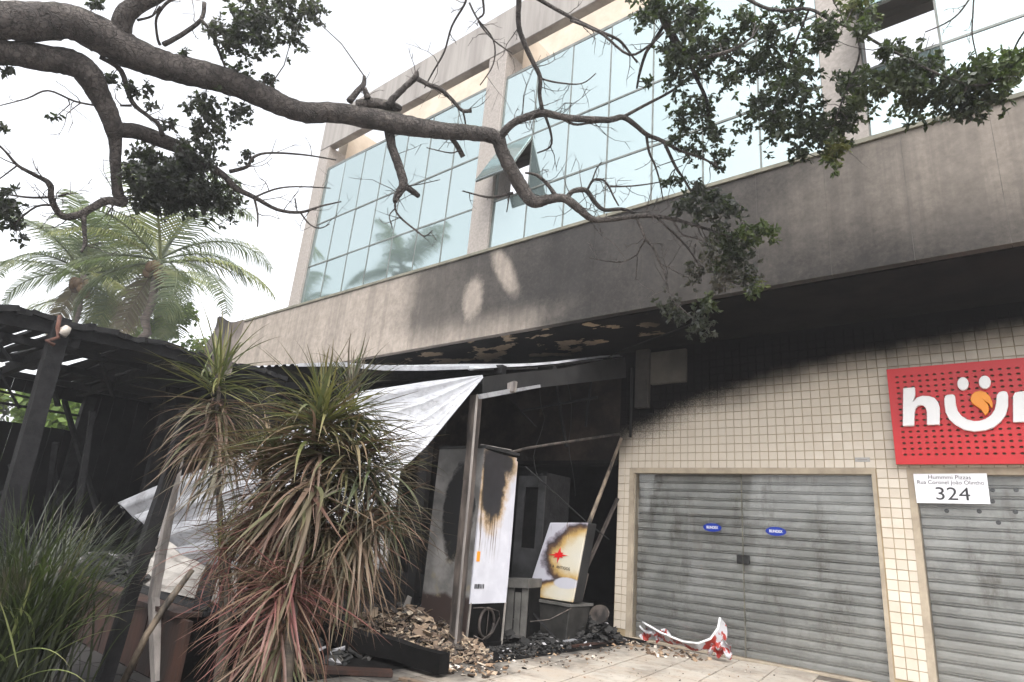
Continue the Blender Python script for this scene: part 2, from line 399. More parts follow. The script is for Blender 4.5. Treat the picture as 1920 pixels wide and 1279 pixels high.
def mk_sheet():
    q = Mat('white_metal_sheet'); x, y, z, p = q.pos()
    c = q.mix(q.rng(q.noise(1.7, 7, .7), .35, .7), (.27, .274, .292), (.40, .404, .428))
    c = q.mix(q.math('MULTIPLY', q.rng(q.noise(3.5, 8, .75), .48, .68), .7), c, (.13, .128, .128)); c = q.mix(q.math('MULTIPLY', q.rng(q.noise(8, 5, .7, stretch=(1, 1, 3)), .55, .66), .6), c, (.16, .158, .16))
    c = q.mix(q.rng(q.noise(45, 2, .5), .74, .78), c, (.05, .045, .04))
    q.set(c, .35, .15); q.bump(q.noise(3, 5, .6), .35, .03); return q.m
M['sheet'] = mk_sheet()
M['sheet_grey'] = simple('beige_grey_sheet', (.17, .155, .14), (.31, .29, .265), 4, .75, 0, .3, 20)
M['sheet_soot'] = simple('sooted_sheet', (.004, .004, .0045), (.018, .0175, .0175), 3, .75, .1, .2, 30)
def mk_fridge():
    q = Mat('scorched_white_fridge'); x, y, z, p = q.pos()
    w = q.mix(q.rng(q.noise(4, 5), .4, .7), (.50, .505, .56), (.58, .585, .64))  # white pulled down so the colour carries the shop's shade
    wob = q.math('MULTIPLY', q.math('SUBTRACT', q.noise(6, 6, .7), .5), 1.1)
    b = q.math('MAXIMUM', q.ell(y, z, 5.26, 1.70, .19, .44, .18, wob), q.ell(y, z, 5.30, 1.90, .30, .17, .25, wob))
    halo = q.math('MAXIMUM', q.ell(y, z, 5.26, 1.68, .235, .53, .25, wob), q.ell(y, z, 5.36, 1.93, .33, .21, .3, wob))
    dr = q.noise(1.0, 3, .6, stretch=(1, 34, 1.3)); drip = q.math('MULTIPLY', q.rng(dr, .50, .54), q.math('MULTIPLY', q.rng(z, .80, 1.15), q.rng(y, 5.46, 5.38)))
    c = q.mix(q.math('MULTIPLY', halo, .8), w, (.40, .24, .06)); c = q.mix(q.math('MULTIPLY', drip, .85), c, (.10, .06, .02)); c = q.mix(b, c, q.mix(q.noise(9, 4), (.004, .004, .005), (.028, .028, .033)))
    c = q.mix(q.rng(q.noise(30, 3), .72, .78), c, (.1, .09, .08))
    q.set(c, .4); return q.m
M['fridge_back'] = mk_fridge()
def mk_fridge_side():
    q = Mat('sooted_fridge_side'); x, y, z, p = q.pos()
    wob = q.math('MULTIPLY', q.math('SUBTRACT', q.noise(5, 6, .6), .5), .7)
    c = q.mix(q.rng(q.noise(3, 6), .3, .7), (.10, .097, .094), (.26, .25, .24))
    c = q.mix(q.rng(z, 1.6, 2.05, 0, .7), c, (.05, .05, .05))
    hole = q.ell(x, z, -4.86, 1.33, .23, .50, .10, wob); c = q.mix(hole, c, (.006, .006, .0065))
    c = q.mix(q.rng(q.math('ADD', z, q.math('MULTIPLY', wob, .3)), .52, .45), c, (.03, .018, .015))
    c = q.mix(q.math('MULTIPLY', q.rng(q.noise(7, 4), .55, .7), q.rng(z, 1.1, .8, 0, .6)), c, (.22, .19, .125))
    q.set(c, .7); q.bump(hole, .5, .03); return q.m
M['fridge_side'] = mk_fridge_side()
def mk_paving():
    q = Mat('pale_paving_slab'); r = q.objrand()
    c = q.mix(r, (.34, .305, .26), (.42, .385, .335)); c = q.mix(q.rng(q.noise(3, 7, .7), .4, .7), c, (.36, .30, .24))
    c = q.mix(q.math('MULTIPLY', q.rng(q.noise(9, 7, .8), .53, .68), .8), c, (.12, .098, .077)); c = q.mix(q.math('MULTIPLY', q.rng(q.noise(1.7, 6, .7), .48, .66), .55), c, (.15, .125, .10))
    x, y, z, p = q.pos()
    so_ = q.math('MULTIPLY', q.rng(q.math('ADD', x, q.math('MULTIPLY', q.math('SUBTRACT', q.noise(2, 6), .5), 1.6)), -3.55, -4.25), 1.0)
    c = q.mix(so_, c, (.022, .02, .019))
    q.set(c, .75); q.bump(q.noise(50, 5), .25, .004); return q.m
M['paving'] = mk_paving()
M['joint'] = simple('dirty_joint', (.06, .05, .04), (.12, .10, .08), 12, .95, 0, 0)
M['asphalt'] = simple('asphalt', (.04, .04, .04), (.065, .063, .06), 30, .9, 0, .4, 150)
M['chip'] = None
def mk_chips():
    q = Mat('broken_rubble_chips'); r = q.n('ShaderNodeNewGeometry').outputs['Random Per Island']
    c = q.ramp(r, [(0, (.02, .016, .014)), (.35, (.08, .055, .04)), (.65, (.19, .135, .092)), (.88, (.30, .235, .165)), (1, (.36, .31, .25))])
    c = q.mix(q.rng(q.noise(14, 5), .5, .7), c, (.05, .042, .036)); q.set(c, .9); return q.m
M['chip'] = mk_chips()
def mk_ashes():
    q = Mat('black_ash_debris'); r = q.n('ShaderNodeNewGeometry').outputs['Random Per Island']
    q.set(q.ramp(r, [(0, (.008, .008, .008)), (.8, (.020, .019, .018)), (.94, (.05, .045, .04)), (.97, (.3, .29, .3)), (1, (.4, .4, .42))]), .85); return q.m
M['ash'] = mk_ashes()
def mk_litter():
    q = Mat('pavement_litter'); r = q.n('ShaderNodeNewGeometry').outputs['Random Per Island']
    q.set(q.ramp(r, [(0, (.012, .011, .01)), (.35, (.05, .035, .025)), (.6, (.20, .12, .07)), (.85, (.33, .24, .16)), (1, (.6, .56, .5))]), .9); return q.m
M['litter'] = mk_litter()

# ------------------------------------------------------------------ text and outlines
def text(name, body, size, loc, mat, parent, ext=.002, bold=False, rot=(math.pi/2, 0, 0), xs=1.0):
    cu = bpy.data.curves.new(name, 'FONT'); cu.body = body; cu.size = size; cu.extrude = ext; cu.align_x = 'CENTER'; cu.align_y = 'CENTER'
    if bold: cu.offset = size*.018
    t = bpy.data.objects.new(name, cu); col.objects.link(t)
    dg = bpy.context.evaluated_depsgraph_get(); me = bpy.data.meshes.new_from_object(t.evaluated_get(dg))
    bpy.data.objects.remove(t); me.name = name; me.materials.clear(); me.materials.append(mat)
    o = bpy.data.objects.new(name, me); col.objects.link(o); o.rotation_euler = rot; o.scale = (xs, 1, 1)
    if parent: o.parent = parent; o.location = V(loc)-worldloc(parent)
    else: o.location = loc
    return o

exec_parts = []
# ================================================================== THE SETTING
mb = MB(); mb.box(-120, 120, -120, 120, -.3, -.14); structure('ground', mb, M['ground'])
mb = MB(); mb.box(-60, 60, -30, -2.2, -.139, -.125); structure('road', mb, M['asphalt'])
hm = bpy.data.materials.new('glare_haze'); hm.use_nodes = True; hm.node_tree.nodes.clear()
hv = hm.node_tree.nodes.new('ShaderNodeVolumePrincipled'); ho = hm.node_tree.nodes.new('ShaderNodeOutputMaterial')
hv.inputs['Color'].default_value = (.92, .92, .95, 1); hv.inputs['Density'].default_value = HAZE; hv.inputs['Anisotropy'].default_value = .35  # haze volume added to lift dark tones in place of lens glare
hm.node_tree.links.new(hv.outputs[0], ho.inputs['Volume'])
mb = MB(); mb.box(-130, 130, -130, 130, -1.3, 17); tag(mb.build('haze', hm), kind='stuff')
mb = MB(); mb.box(-40, 20, -2.0, 12.0, -.138, -.012); pav = structure('pavement', mb, M['joint'])
mb = MB(); mb.box(-40, 20, -2.2, -2.004, -.138, -.002); structure('kerb', mb, M['granite'])
# paving slabs, laid a little askew to the facade
TS = .42
me_cache = {}
mb = MB(); h = TS/2-.004
mb.hexa([(-h,-h,-.03),(h,-h,-.03),(h,h,-.03),(-h,h,-.03)], [(-h+.003,-h+.003,0),(h-.003,-h+.003,0),(h-.003,h-.003,0),(-h+.003,h-.003,0)])
slab = mb.build('paving_slab', M['paving'], pav, origin=V((0, 0, 0)), fix=False); slab_me = slab.data; bpy.data.objects.remove(slab)
ang = R_(8.0); ca, sa = math.cos(ang), math.sin(ang); slabs = []; rest = []
for i in range(-30, 20):
    for j in range(-10, 24):
        u, v = i*TS, j*TS; x, y = -3.5+u*ca-v*sa, 5.0+u*sa+v*ca
        if not (-9 < x < 4 and -1.8 < y < 7.75): continue
        q = proj(V((x, y, 0)))
        if q and -60 < q[0] < 1980 and 900 < q[1] < 1420: slabs.append((q[2], x, y))
        elif x > -5.2: rest.append((x, y))
slabs.sort()
for d, x, y in slabs[:260]:
    inst(slab_me, 'paving_slab', pav, (x, y, random.uniform(-.003, .001)), (random.uniform(-.004, .004), random.uniform(-.004, .004), ang))
mb = MB()
for x, y in rest + [(a[1], a[2]) for a in slabs[260:]]:
    p = [V((x+a*ca*h-b*sa*h, y+a*sa*h+b*ca*h, 0)) for a, b in ((-1,-1),(1,-1),(1,1),(-1,1))]
    mb.hexa([a-V((0, 0, .03)) for a in p], p)
tag(mb.build('paving_field', M['paving'], pav, fix=False), kind='stuff')
mb = MB(); mb.box(-9.6, -4.05, 4.75, 7.94, -.01, .006); structure('burnt_floor', mb, M['soot'])

# ================================================================== THE BUILDING
D, D2, DG = 7.945, 6.42, 6.50
ZS, ZF, ZG, ZT = 3.94, 5.36, 5.44, 8.77
bld = thing('commercial_building', 'two storey building with sooty concrete band, mirror glazing above and cream tiled shopfronts', 'building', (-4, 9, 0))
# fascia panels
x = -14.24; pw = .72
while x < 3.2:
    mb = MB(); dy = random.uniform(-.002, .002)
    mb.box(x+.002, x+pw-.002, D2+dy, D2+.10, ZS, ZF); mb.build('fascia_panel', M['fascia'], bld)
    mb = MB(); mb.box(x-.0018, x+.0018, D2+.003, D2+.05, ZS+.002, ZF-.002); mb.build('panel_joint', M['caulk'], bld); x += pw
mb = MB(); mb.box(-14.22, 3.2, D2+.1005, 16, ZS+.02, ZF-.01); mb.build('floor_slab', M['soffit'], bld)
mb = MB(); mb.box(-14.235, -14.1, D2+.101, 16, ZS, ZF+.001); mb.build('slab_end', M['fascia'], bld)
mb = MB(); mb.box(-14.25, 3.2, D2-.025, DG-.02, ZF+.002, ZF+.055); bevel(mb.build('sill', M['sill'], bld), .004)
mb = MB(); mb.box(-14.0, 3.0, D2+.11, D+.3, ZS-.012, ZS+.018); mb.build('soffit', M['soffit'], bld)
# upper columns, roof beam, clerestory
for (a, b) in ((-11.92, -11.53), (-6.62, -6.20), (-1.24, -.83), (4.1, 4.5)):
    mb = MB(); mb.box(a, b, D2+.01, 6.88, ZF+.056, 9.36); bevel(mb.build('column', M['granite'], bld), .008)
    mb = MB(); mb.box(a+.01, b-.01, 6.881, 8.4, 8.81, 10.2); mb.build('roof_rib', M['cream'], bld)
mb = MB(); mb.box(-11.92, 4.5, D2, 6.60, 9.361, 10.30); bevel(mb.build('roof_beam', M['beam'], bld), .01)
mb = MB(); mb.box(-11.9, 4.5, 8.401, 8.6, 8.6, 11.9); mb.build('clerestory_wall', M['cream'], bld)
mb = MB(); mb.box(-11.9, 4.5, 6.60, 8.4, 8.70, 8.80); mb.build('terrace_slab', M['cream'], bld)
mb = MB(); mb.box(-11.9, -11.72, 6.93, 16, ZF, 9.3); mb.build('side_wall', M['cream'], bld)
mb = MB(); mb.box(-11.7, 4.5, 10.0, 10.1, ZF, 8.69); mb.build('inner_wall', M['dark_room'], bld)
# glazing
zr = [ZG, 6.31, 7.34, ZT]
bays = [[-11.525+i*.701 for i in range(8)], [-6.195+i*.7075 for i in range(8)], [-.825+i*.705 for i in range(8)]]
for bi, xs in enumerate(bays):
    for c in range(7):
        for r in range(3):
            x0, x1, z0, z1 = xs[c]+.012, xs[c+1]-.012, zr[r]+.012, zr[r+1]-.012
            opn = (bi == 1 and c == 0 and r == 1) or (bi == 2 and c == 0 and r == 1)
            mb = MB()
            if opn:
                piv = V((0, DG, z1)); mb.box(x0, x1, DG-.012, DG+.004, z0, z1)
                o = mb.build('glass_pane', M['glass'], bld, origin=V((x0, DG, z1))); o.rotation_euler = (-R_(29 if bi == 1 else 40), 0, 0)
                o['label'] = 'tilted open glass pane'
                fr = MB(); 
                for (a, b_, cc, d_) in ((x0-.01, x0+.022, z0, z1), (x1-.022, x1+.01, z0, z1), (x0, x1, z0-.01, z0+.022)): fr.box(a, b_, DG+.0045, DG+.03, cc, d_)
                f_ = fr.build('sash_frame', M['metal_dark'], None, origin=V((x0, DG, z1))); f_.parent = o; f_.location = (0, 0, 0)
                # blind inside the opening
                bl = MB(); bl.box(x0+.03, x1-.03, DG+.5, DG+.52, z0, z0+.42); bl.build('window_blind', M['cream'], bld)
            else:
                mb.box(x0, x1, DG-.006, DG+.006, z0, z1)
                o = mb.build('glass_pane', M['glass'], bld, origin=V(((x0+x1)/2, DG, (z0+z1)/2)))
                o.rotation_euler = (R_(random.uniform(-.35, .35)), 0, R_(random.uniform(-.35, .35)))
    for c in range(8):
        mb = MB(); mb.box(xs[c]-.011, xs[c]+.011, DG-.012, DG+.05, ZG, ZT); mb.build('mullion', M['metal_dark'], bld)
    for r in range(4):
        w = .028 if r == 3 else .014
        mb = MB(); mb.box(xs[0]+.012, xs[-1]-.012, DG-.015, DG+.052, zr[r]-w, zr[r]+w); mb.build('transom', M['metal_dark'], bld)
# ground floor shop wall with tiles
tw = thing('x', '', ''); bpy.data.objects.remove(tw)
holes = [(-4.31, -1.33), (-.95, 2.05)]
ZD = 2.19
mb = MB()
mb.box(-4.55, 4, D, D+.25, ZD, ZS-.013)
mb.box(-4.55, -4.31, D, D+.25, 0, ZD-.0005); mb.box(-1.33, -.95, D, D+.25, 0, ZD-.0005); mb.box(2.05, 4, D, D+.25, 0, ZD-.0005)
twall = mb.build('tiled_wall', M['grout'], bld)
TP = .105; th = TP/2-.0028
mb = MB(); mb.hexa([(-th,0,-th),(th,0,-th),(th,0,th),(-th,0,th)], [(-th+.002,-.007,-th+.002),(th-.002,-.007,-th+.002),(th-.002,-.007,th-.002),(-th+.002,-.007,th-.002)])
t0 = mb.build('tile', M['tile'], twall, origin=V((0, 0, 0))); tile_me = t0.data; bpy.data.objects.remove(t0)
cells = []
nx0 = -4.55
for i in range(0, 80):
    for k in range(0, 38):
        xc, zc = nx0+.055+i*TP, ZD-(.5-k)*TP if False else .0+ZD+(k-20.5)*TP
        if zc-th < .01 or zc+th > ZS-.02 or xc > 3.9: continue
        if any(a-.03 < xc+th and xc-th < b+.03 for a, b in holes) and zc-th < ZD: continue
        q = proj(V((xc, D, zc)))
        vis = q and -10 < q[0] < 1930 and q[1] < 1285
        cells.append((0 if vis else 1, q[2] if q else 99, xc, zc))
def soot_line(x):
    t = (x+5)/8; pts = [(0, .20), (.075, .34), (.15, .44), (.20, .52), (.33, .635), (.45, .705), (.55, .735), (.66, .775), (1, .84)]
    for (a, b), (c, d) in zip(pts, pts[1:]):
        if a <= t <= c: return 2+2.2*(b+(d-b)*(t-a)/(c-a))
    return 3.9
cells = [(v + (0.5 if z > soot_line(x)+.1 else 0), d, x, z) for v, d, x, z in cells]
cells.sort()
for v, d, xc, zc in cells[:300]:
    inst(tile_me, 'tile', twall, (xc, D-.0005, zc), (random.uniform(-.01, .01), 0, random.uniform(-.012, .012)))
mb = MB()
for v, d, xc, zc in cells[300:]:
    j = random.uniform(0, .0012)
    mb.hexa([(xc-th,D-.0005,zc-th),(xc+th,D-.0005,zc-th),(xc+th,D-.0005,zc+th),(xc-th,D-.0005,zc+th)],
            [(xc-th+.002,D-.0065-j,zc-th+.002),(xc+th-.002,D-.0065-j,zc-th+.002),(xc+th-.002,D-.0065-j,zc+th-.002),(xc-th+.002,D-.0065-j,zc+th-.002)])
tag(mb.build('tile_field', M['tile'], bld), kind='stuff')
# door reveals, glass doors, shutters
for hi, (a, b) in enumerate(holes):
    mb = MB(); mb.box(a-.055, a+.012, D-.012, D+.24, 0, ZD+.012); mb.build('door_jamb', M['jamb'], bld)
    mb = MB(); mb.box(b-.012, b+.028, D-.012, D+.24, 0, ZD+.012); mb.build('door_jamb', M['jamb'], bld)
    mb = MB(); mb.box(a+.0125, b-.0125, D-.012, D+.24, ZD-.06, ZD+.012); mb.build('door_lintel', M['jamb'], bld)
    mb = MB(); mb.box(a, b, D-.02, D+.24, -.011, .012); mb.build('threshold', M['jamb'], bld)
    sh = thing('roller_shutter', None, None, ((a+b)/2, D+.15, 0)); sh.parent = bld; sh.location = V(((a+b)/2, D+.15, 0))-V(bld.location)
    prof = [(0, .0), (-.003, .034), (0, .068), (.020, .071), (.020, .076), (-.004, .080), (-.010, .086), (-.004, .092), (.020, .096), (.020, .103), (0, .107)]
    mb = MB(); wv = b-a-.03
    for i in range(len(prof)-1):
        (y0, z0), (y1, z1) = prof[i], prof[i+1]
        mb.quad((-wv/2, y0, z0), (wv/2, y0, z0), (wv/2, y1, z1), (-wv/2, y1, z1))
    s0 = mb.build('slat', M['shutter'], None, origin=V((0, 0, 0)), fix=False); sm = s0.data; bpy.data.objects.remove(s0)
    for k in range(20):
        inst(sm, 'slat', sh, ((a+b)/2, D+.15+random.uniform(-.002, .002), .012+k*.107), (random.uniform(-.006, .006), 0, 0))
    mb = MB(); mb.box(a+.012, b-.012, D+.18, D+.2, 0, ZD); mb.build('shutter_back', M['shutter'], sh)
    xm = -2.812 if hi == 0 else .55
    for (p_, q_) in ((a+.014, xm-.004), (xm+.004, b-.014)):
        mb = MB(); mb.box(p_, q_, D+.05, D+.058, .014, ZD-.062); gd = mb.build('glass_door', M['clear'], bld)
        if hi == 0:
            cx = -3.195 if q_ < -2.5 else -2.415
            st = MB(); pts = [V((cx+.12*math.cos(t*math.pi/12), D+.0485, 1.455+.052*math.sin(t*math.pi/12))) for t in range(24)]
            st.prism(pts, (0, -.0015, 0)); s_ = st.build('sticker', M['blue'], gd)
            text('sticker_lettering', 'BLINDEX', .044, (cx, D+.046, 1.455), M['white_plastic'], gd, .0006, True, xs=.85)
        lk = MB()
        lx0, lx1 = (xm-.075, xm-.003) if q_ < xm else (xm+.003, xm+.075)
        lk.box(lx0, lx1, D+.028, D+.078, 1.05, 1.15); bevel(lk.build('lock', M['lock'], gd), .006)
    mb = MB(); mb.box(xm-.0038, xm+.0038, D+.040, D+.068, .015, ZD-.063); mb.build('door_seal', M['sill'], bld)
    if hi == 1:
        for (px, py) in ((1861, 919), (1861, 940), (1905, 919), (1904, 960), (1872, 980), (1836, 959), (1775, 958)):
            p = P(px, py, D+.14); mb = MB()
            mb.prism([p+V((.022*math.cos(t*math.pi/6), 0, .022*math.sin(t*math.pi/6))) for t in range(12)], (0, .004, 0)); mb.build('vent_hole', M['ink'], sh)
# burnt shop on the left: header, black room behind
mb = MB(); mb.box(-13.9, -4.5505, D, D+.22, 2.31, ZS-.013); mb.build('burnt_header', M['burnt_header'], bld)
mb = MB(); mb.box(-13.9, -4.551, D-.03, D+.2, 2.25, 2.309); mb.build('header_rail', M['soot'], bld)
mb = MB(); mb.box(-13.9, -4.3, 11.9, 12.0, 0, ZS-.02); mb.build('room_back_wall', M['soot'], bld)
mb = MB(); mb.box(-4.552, -4.4, D+.252, 11.9, 0, ZS-.02); mb.build('room_side_wall', M['soot'], bld)
mb = MB(); mb.box(-13.9, -4.56, D+.23, 11.89, ZS-.06, ZS-.02); mb.build('room_ceiling', M['soot'], bld)
mb = MB(); mb.box(-13.9, -4.56, 7.95, 11.89, -.01, .012); mb.build('room_floor', M['soot'], bld)
for xw in (-7.9, -11.0):
    mb = MB(); mb.box(xw-.15, xw+.15, D-.01, D+.2, 0, 2.249); mb.build('pier', M['soot'], bld)
# upper storey back closure so that nothing shows through from the side
mb = MB(); mb.box(-11.7, 4.5, 15.8, 16, 0, 9.3); mb.build('rear_wall', M['cream'], bld)

# ------------------------------------------------------------------ things on the wall
sy = D-.12
sg = thing('shop_sign', 'red perforated shop sign board with white raised letters and an orange leaf', 'sign', (-.5, sy, 2.23))
mb = MB(); mb.box(-1.082, 2.4, sy+.03, D-.012, 2.225, 3.285); mb.build('backing_board', M['red_side'], sg)
mb = MB(); nxx, nzz = 48, 15; x0, x1, z0, z1 = -1.08, 2.4, 2.223, 3.287
mgx, mgz = .06, .07; cw, chh = (x1-x0-2*mgx)/nxx, (z1-z0-2*mgz)/nzz
def frame_cell(xa, xb, za, zb):
    xm, zm = (xa+xb)/2, (za+zb)/2; rx, rz = (xb-xa)*.26, (zb-za)*.21
    o = [V((xa, sy, za)), V((xm, sy, za)), V((xb, sy, za)), V((xb, sy, zm)), V((xb, sy, zb)), V((xm, sy, zb)), V((xa, sy, zb)), V((xa, sy, zm))]
    i = [V((xm+rx*math.cos(t), sy, zm+rz*math.sin(t))) for t in [R_(225+45*k) for k in range(8)]]
    n = len(mb.v); mb.v += o+i+[p+V((0, .012, 0)) for p in i]
    for k in range(8):
        j = (k+1) % 8; mb.face(n+k, n+j, n+8+j, n+8+k); mb.face(n+8+k, n+8+j, n+16+j, n+16+k)
for a in range(nxx):
    for b in range(nzz): frame_cell(x0+mgx+a*cw, x0+mgx+(a+1)*cw, z0+mgz+b*chh, z0+mgz+(b+1)*chh)
mb.box(x0, x1, sy, sy+.03, z0, z0+mgz); mb.box(x0, x1, sy, sy+.03, z1-mgz, z1); mb.box(x0, x0+mgx, sy, sy+.03, z0+mgz, z1-mgz); mb.box(x1-mgx, x1, sy, sy+.03, z0+mgz, z1-mgz)
mb.build('perforated_panel', M['red'], sg, fix=False)
ly = sy-.055
def sgn(pts): return [P(1640+x/3.761, 660+y/3.761, ly) for x, y in pts]
h_ = [(197,522),(200,255),(283,248),(285,300),(268,352),(300,320),(335,308),(380,310),(420,322),(445,350),(458,390),(457,512),(368,514),(367,425),(360,395),(342,377),(322,373),(300,381),(286,400),(280,430),(277,520)]
u_ = [(490,330),(497,310),(513,301),(548,298),(565,307),(569,330),(572,370),(584,412),(612,450),(652,475),(700,487),(740,485),(780,472),(820,445),(846,405),(856,360),(860,305),(877,282),(908,274),(932,281),(941,305),(941,380),(925,440),(890,490),(840,530),(780,552),(700,560),(630,548),(570,515),(525,475),(500,425),(492,370)]
m_ = [(975,495),(975,310),(990,284),(1053,274),(1056,300),(1090,276),(1130,270),(1170,282),(1190,300),(1225,275),(1270,268),(1310,285),(1328,320),(1330,478),(1250,484),(1250,350),(1235,335),(1210,345),(1195,370),(1195,486),(1115,490),(1115,360),(1100,340),(1075,348),(1058,375),(1058,492)]
def el(cx, cy, rx, ry): return [(cx+rx*math.cos(t*math.pi/12), cy+ry*math.sin(t*math.pi/12)) for t in range(24)]
lf1 = [(675,335),(682,305),(706,281),(745,273),(785,285),(815,315),(831,355),(831,388),(822,394),(803,362),(772,340),(800,372),(806,392),(801,425),(781,448),(766,430),(746,400),(710,378),(685,360)]
for nm, pts, mt in (('letter_h', h_, 'white_plastic'), ('letter_u', u_, 'white_plastic'), ('letter_m', m_, 'white_plastic'), ('letter_dot', el(622, 223, 40, 46), 'white_plastic'), ('letter_dot', el(776, 212, 42, 46), 'white_plastic'), ('leaf_emblem', lf1, 'orange')):
    mb = MB(); mb.prism(sgn(pts), (0, .05, 0)); bevel(mb.build(nm, M[mt], sg), .004)
pl = thing('address_placard', 'white paper placard printed with the number 324 above the second shutter', 'placard', (-.63, D-.02, 1.83))
mb = MB(); mb.hexa([(-.94, D-.022, 1.83), (-.317, D-.022, 1.84), (-.317, D-.018, 1.84), (-.94, D-.018, 1.83)], [(-.944, D-.022, 2.133), (-.312, D-.022, 2.142), (-.312, D-.018, 2.142), (-.944, D-.018, 2.133)]); mb.build('panel', M['paper'], pl)
rt = (math.pi/2, 0, 0)
text('printed_number', '324', .185, (-.62, D-.0235, 1.925), M['ink'], pl, .0008, False, rt, 1.12)
text('printed_line', 'Rua Coronel João Olintho', .058, (-.63, D-.0235, 2.045), M['ink'], pl, .0006, False, rt, .93)
text('printed_line', 'Hummmi Pizzas', .058, (-.63, D-.0235, 2.098), M['ink'], pl, .0006, False, rt, 1.0)
pq = thing('small_wall_plate', 'small grey plate stuck on the tiles above the right corner of the shutter', 'plate', (-1.43, D-.01, 2.25))
mb = MB(); c = P(1617, 862, D-.012); mb.box(c.x-.075, c.x+.075, D-.014, D-.008, c.z-.024, c.z+.024); o = mb.build('plate', M['placa'], pq)
mb = MB(); mb.box(c.x-.05, c.x+.05, D-.0155, D-.0145, c.z-.006, c.z+.006); mb.build('plate_marking', M['sheet_grey'], pq)
# duct casing and panel high on the sooty wall
bx = thing('wall_duct', 'dusty vertical duct casing with a square cover panel high on the sooty tiled wall', 'duct', (-4.15, D-.1, 3.05))
mb = MB(); mb.box(-4.27, -4.06, D-.10, D-.008, 3.04, 3.92); bevel(mb.build('casing', simple('dusty_casing', (.02, .018, .016), (.05, .044, .038), 3, .9), bx), .01)
mb = MB(); mb.box(-4.04, -3.50, D-.07, D-.008, 3.38, 3.86); bevel(mb.build('cover_panel', simple('smoky_panel', (.035, .031, .025), (.07, .062, .05), 2.2, .85), bx), .006)
mb = MB(); mb.box(-4.12, -4.0, D-.06, D-.008, 2.96, 3.03); mb.build('bracket', M['soot'], bx)
cb = MB(); cp = [P(1100, 690, 7.6), P(1170, 655, 7.5), P(1260, 622, 7.2), P(1370, 580, 6.95), P(1470, 545, 6.75), P(1560, 525, 6.6)]
cb.tube(cp, .008, 5); tag(cb.build('dangling_cable', M['sheet_soot'], None, True, origin=cp[2]), 'thin black cable sagging beneath the sooty soffit', 'cable')
# ================================================================== BURNT LEAN-TO IN FRONT OF THE LEFT SHOP
def interp(pts, u):
    n = len(pts)-1; t = min(max(u, 0), .99999)*n; i = int(t); return pts[i].lerp(pts[i+1], t-i)
mb = MB(); mb.box(-11.5, -4.25, 2.16, 4.749, -.01, .004); structure('scorched_ground', mb, M['soot'])
front = [P(x, y, 4.8) for x, y in ((405, 692), (480, 689), (560, 685), (640, 686), (720, 689), (800, 691), (880, 693))]
rf = thing('lean_to_roof', 'fire buckled corrugated roof of the burnt lean-to with a pale front lip below the soffit', 'roof', (-7.5, 6, 3.3))
def rib(t, k, a):      # trapezoid ribs
    s = (t*k) % 1.0
    return a*max(0, min(1, (0.30-abs(s-.5))/.12))
def roof_fn(off):
    def fn(u, v):
        a = interp(front, u); b = V((-10.6+u*6.1, 7.88, 3.86))
        p = a.lerp(b, v); p.z += rib(u, 34, .03) + off + .05*math.sin(v*5+u*9)*v*(1-v)*2; return p
    return fn
mb = MB(); mb.grid(roof_fn(0), 204, 6); mb.cur = 1; mb.grid(roof_fn(-.008), 204, 6)
mb.build('corrugated_sheet', [M['sheet'], M['sheet_soot']], rf, fix=False)
mb = MB(); lip = [p+V((0, -.012, -.005+.02*math.sin(i*2))) for i, p in enumerate(front[2:])]
for i in range(len(lip)-1):
    h0, h1 = .03+.012*math.sin(i), .03+.012*math.sin(i+1)
    mb.hexa([lip[i]-V((0, 0, h0*.6)), lip[i+1]-V((0, 0, h1*.6)), lip[i+1]+V((0, .006, -h1*.6)), lip[i]+V((0, .006, -h0*.6))], [lip[i]+V((0, 0, h0)), lip[i+1]+V((0, 0, h1)), lip[i+1]+V((0, .006, h1)), lip[i]+V((0, .006, h0))])
mb.build('front_lip', M['sheet'], rf)
mb = MB(); mb.beam(P(880, 693, 4.8), P(1010, 690, 6.3), .02, .02); mb.beam(P(1010, 690, 6.3), P(1130, 673, 7.8), .022, .022); mb.build('side_edge_trim', M['sheet'], rf)
for k in range(3):
    mb = MB(); mb.beam(V((-10.3, 5.3+k*1.0, 3.22+k*.2)), V((-4.6, 5.3+k*1.0, 2.98+k*.26)), .08, .10, jit=.1, seg=6); mb.build('purlin', M['char'], rf)
fl = MB(); poly = [(905, 707), (940, 702), (1060, 690), (1128, 676), (1172, 670), (1176, 708), (1090, 718), (1010, 727), (960, 738), (905, 748)]
fl.prism([PX(a, b, -4.47) for a, b in poly], (-.012, 0, 0))
tag(fl.build('side_flashing', M['sheet_soot'], origin=PX(1010, 715, -4.47)), 'sooted metal side flashing sloping under the burnt soffit beside the lean-to corner', 'flashing')
gt = MB(); gt.beam(PX(899, 744, -4.40), PX(958, 733, -4.40), .03, .05); gt.beam(PX(965, 732, -4.40), PX(1012, 724, -4.41), .022, .035)
gtt = thing('gutter_rail', 'bent white rail sticking out from the top of the corner post', 'rail', PX(930, 740, -4.4))
gt.build('rail', M['sheet'], gtt)
gt = MB(); a = PX(960, 727, -4.38); gt.hexa([a+V(q) for q in ((-.04,-.03,-.06),(.04,-.03,-.05),(.04,.03,-.05),(-.04,.03,-.06))], [a+V(q) for q in ((-.05,-.03,.05),(.05,-.03,.07),(.05,.03,.07),(-.05,.03,.05))]); gt.build('bracket', M['grey_wood'], gtt)
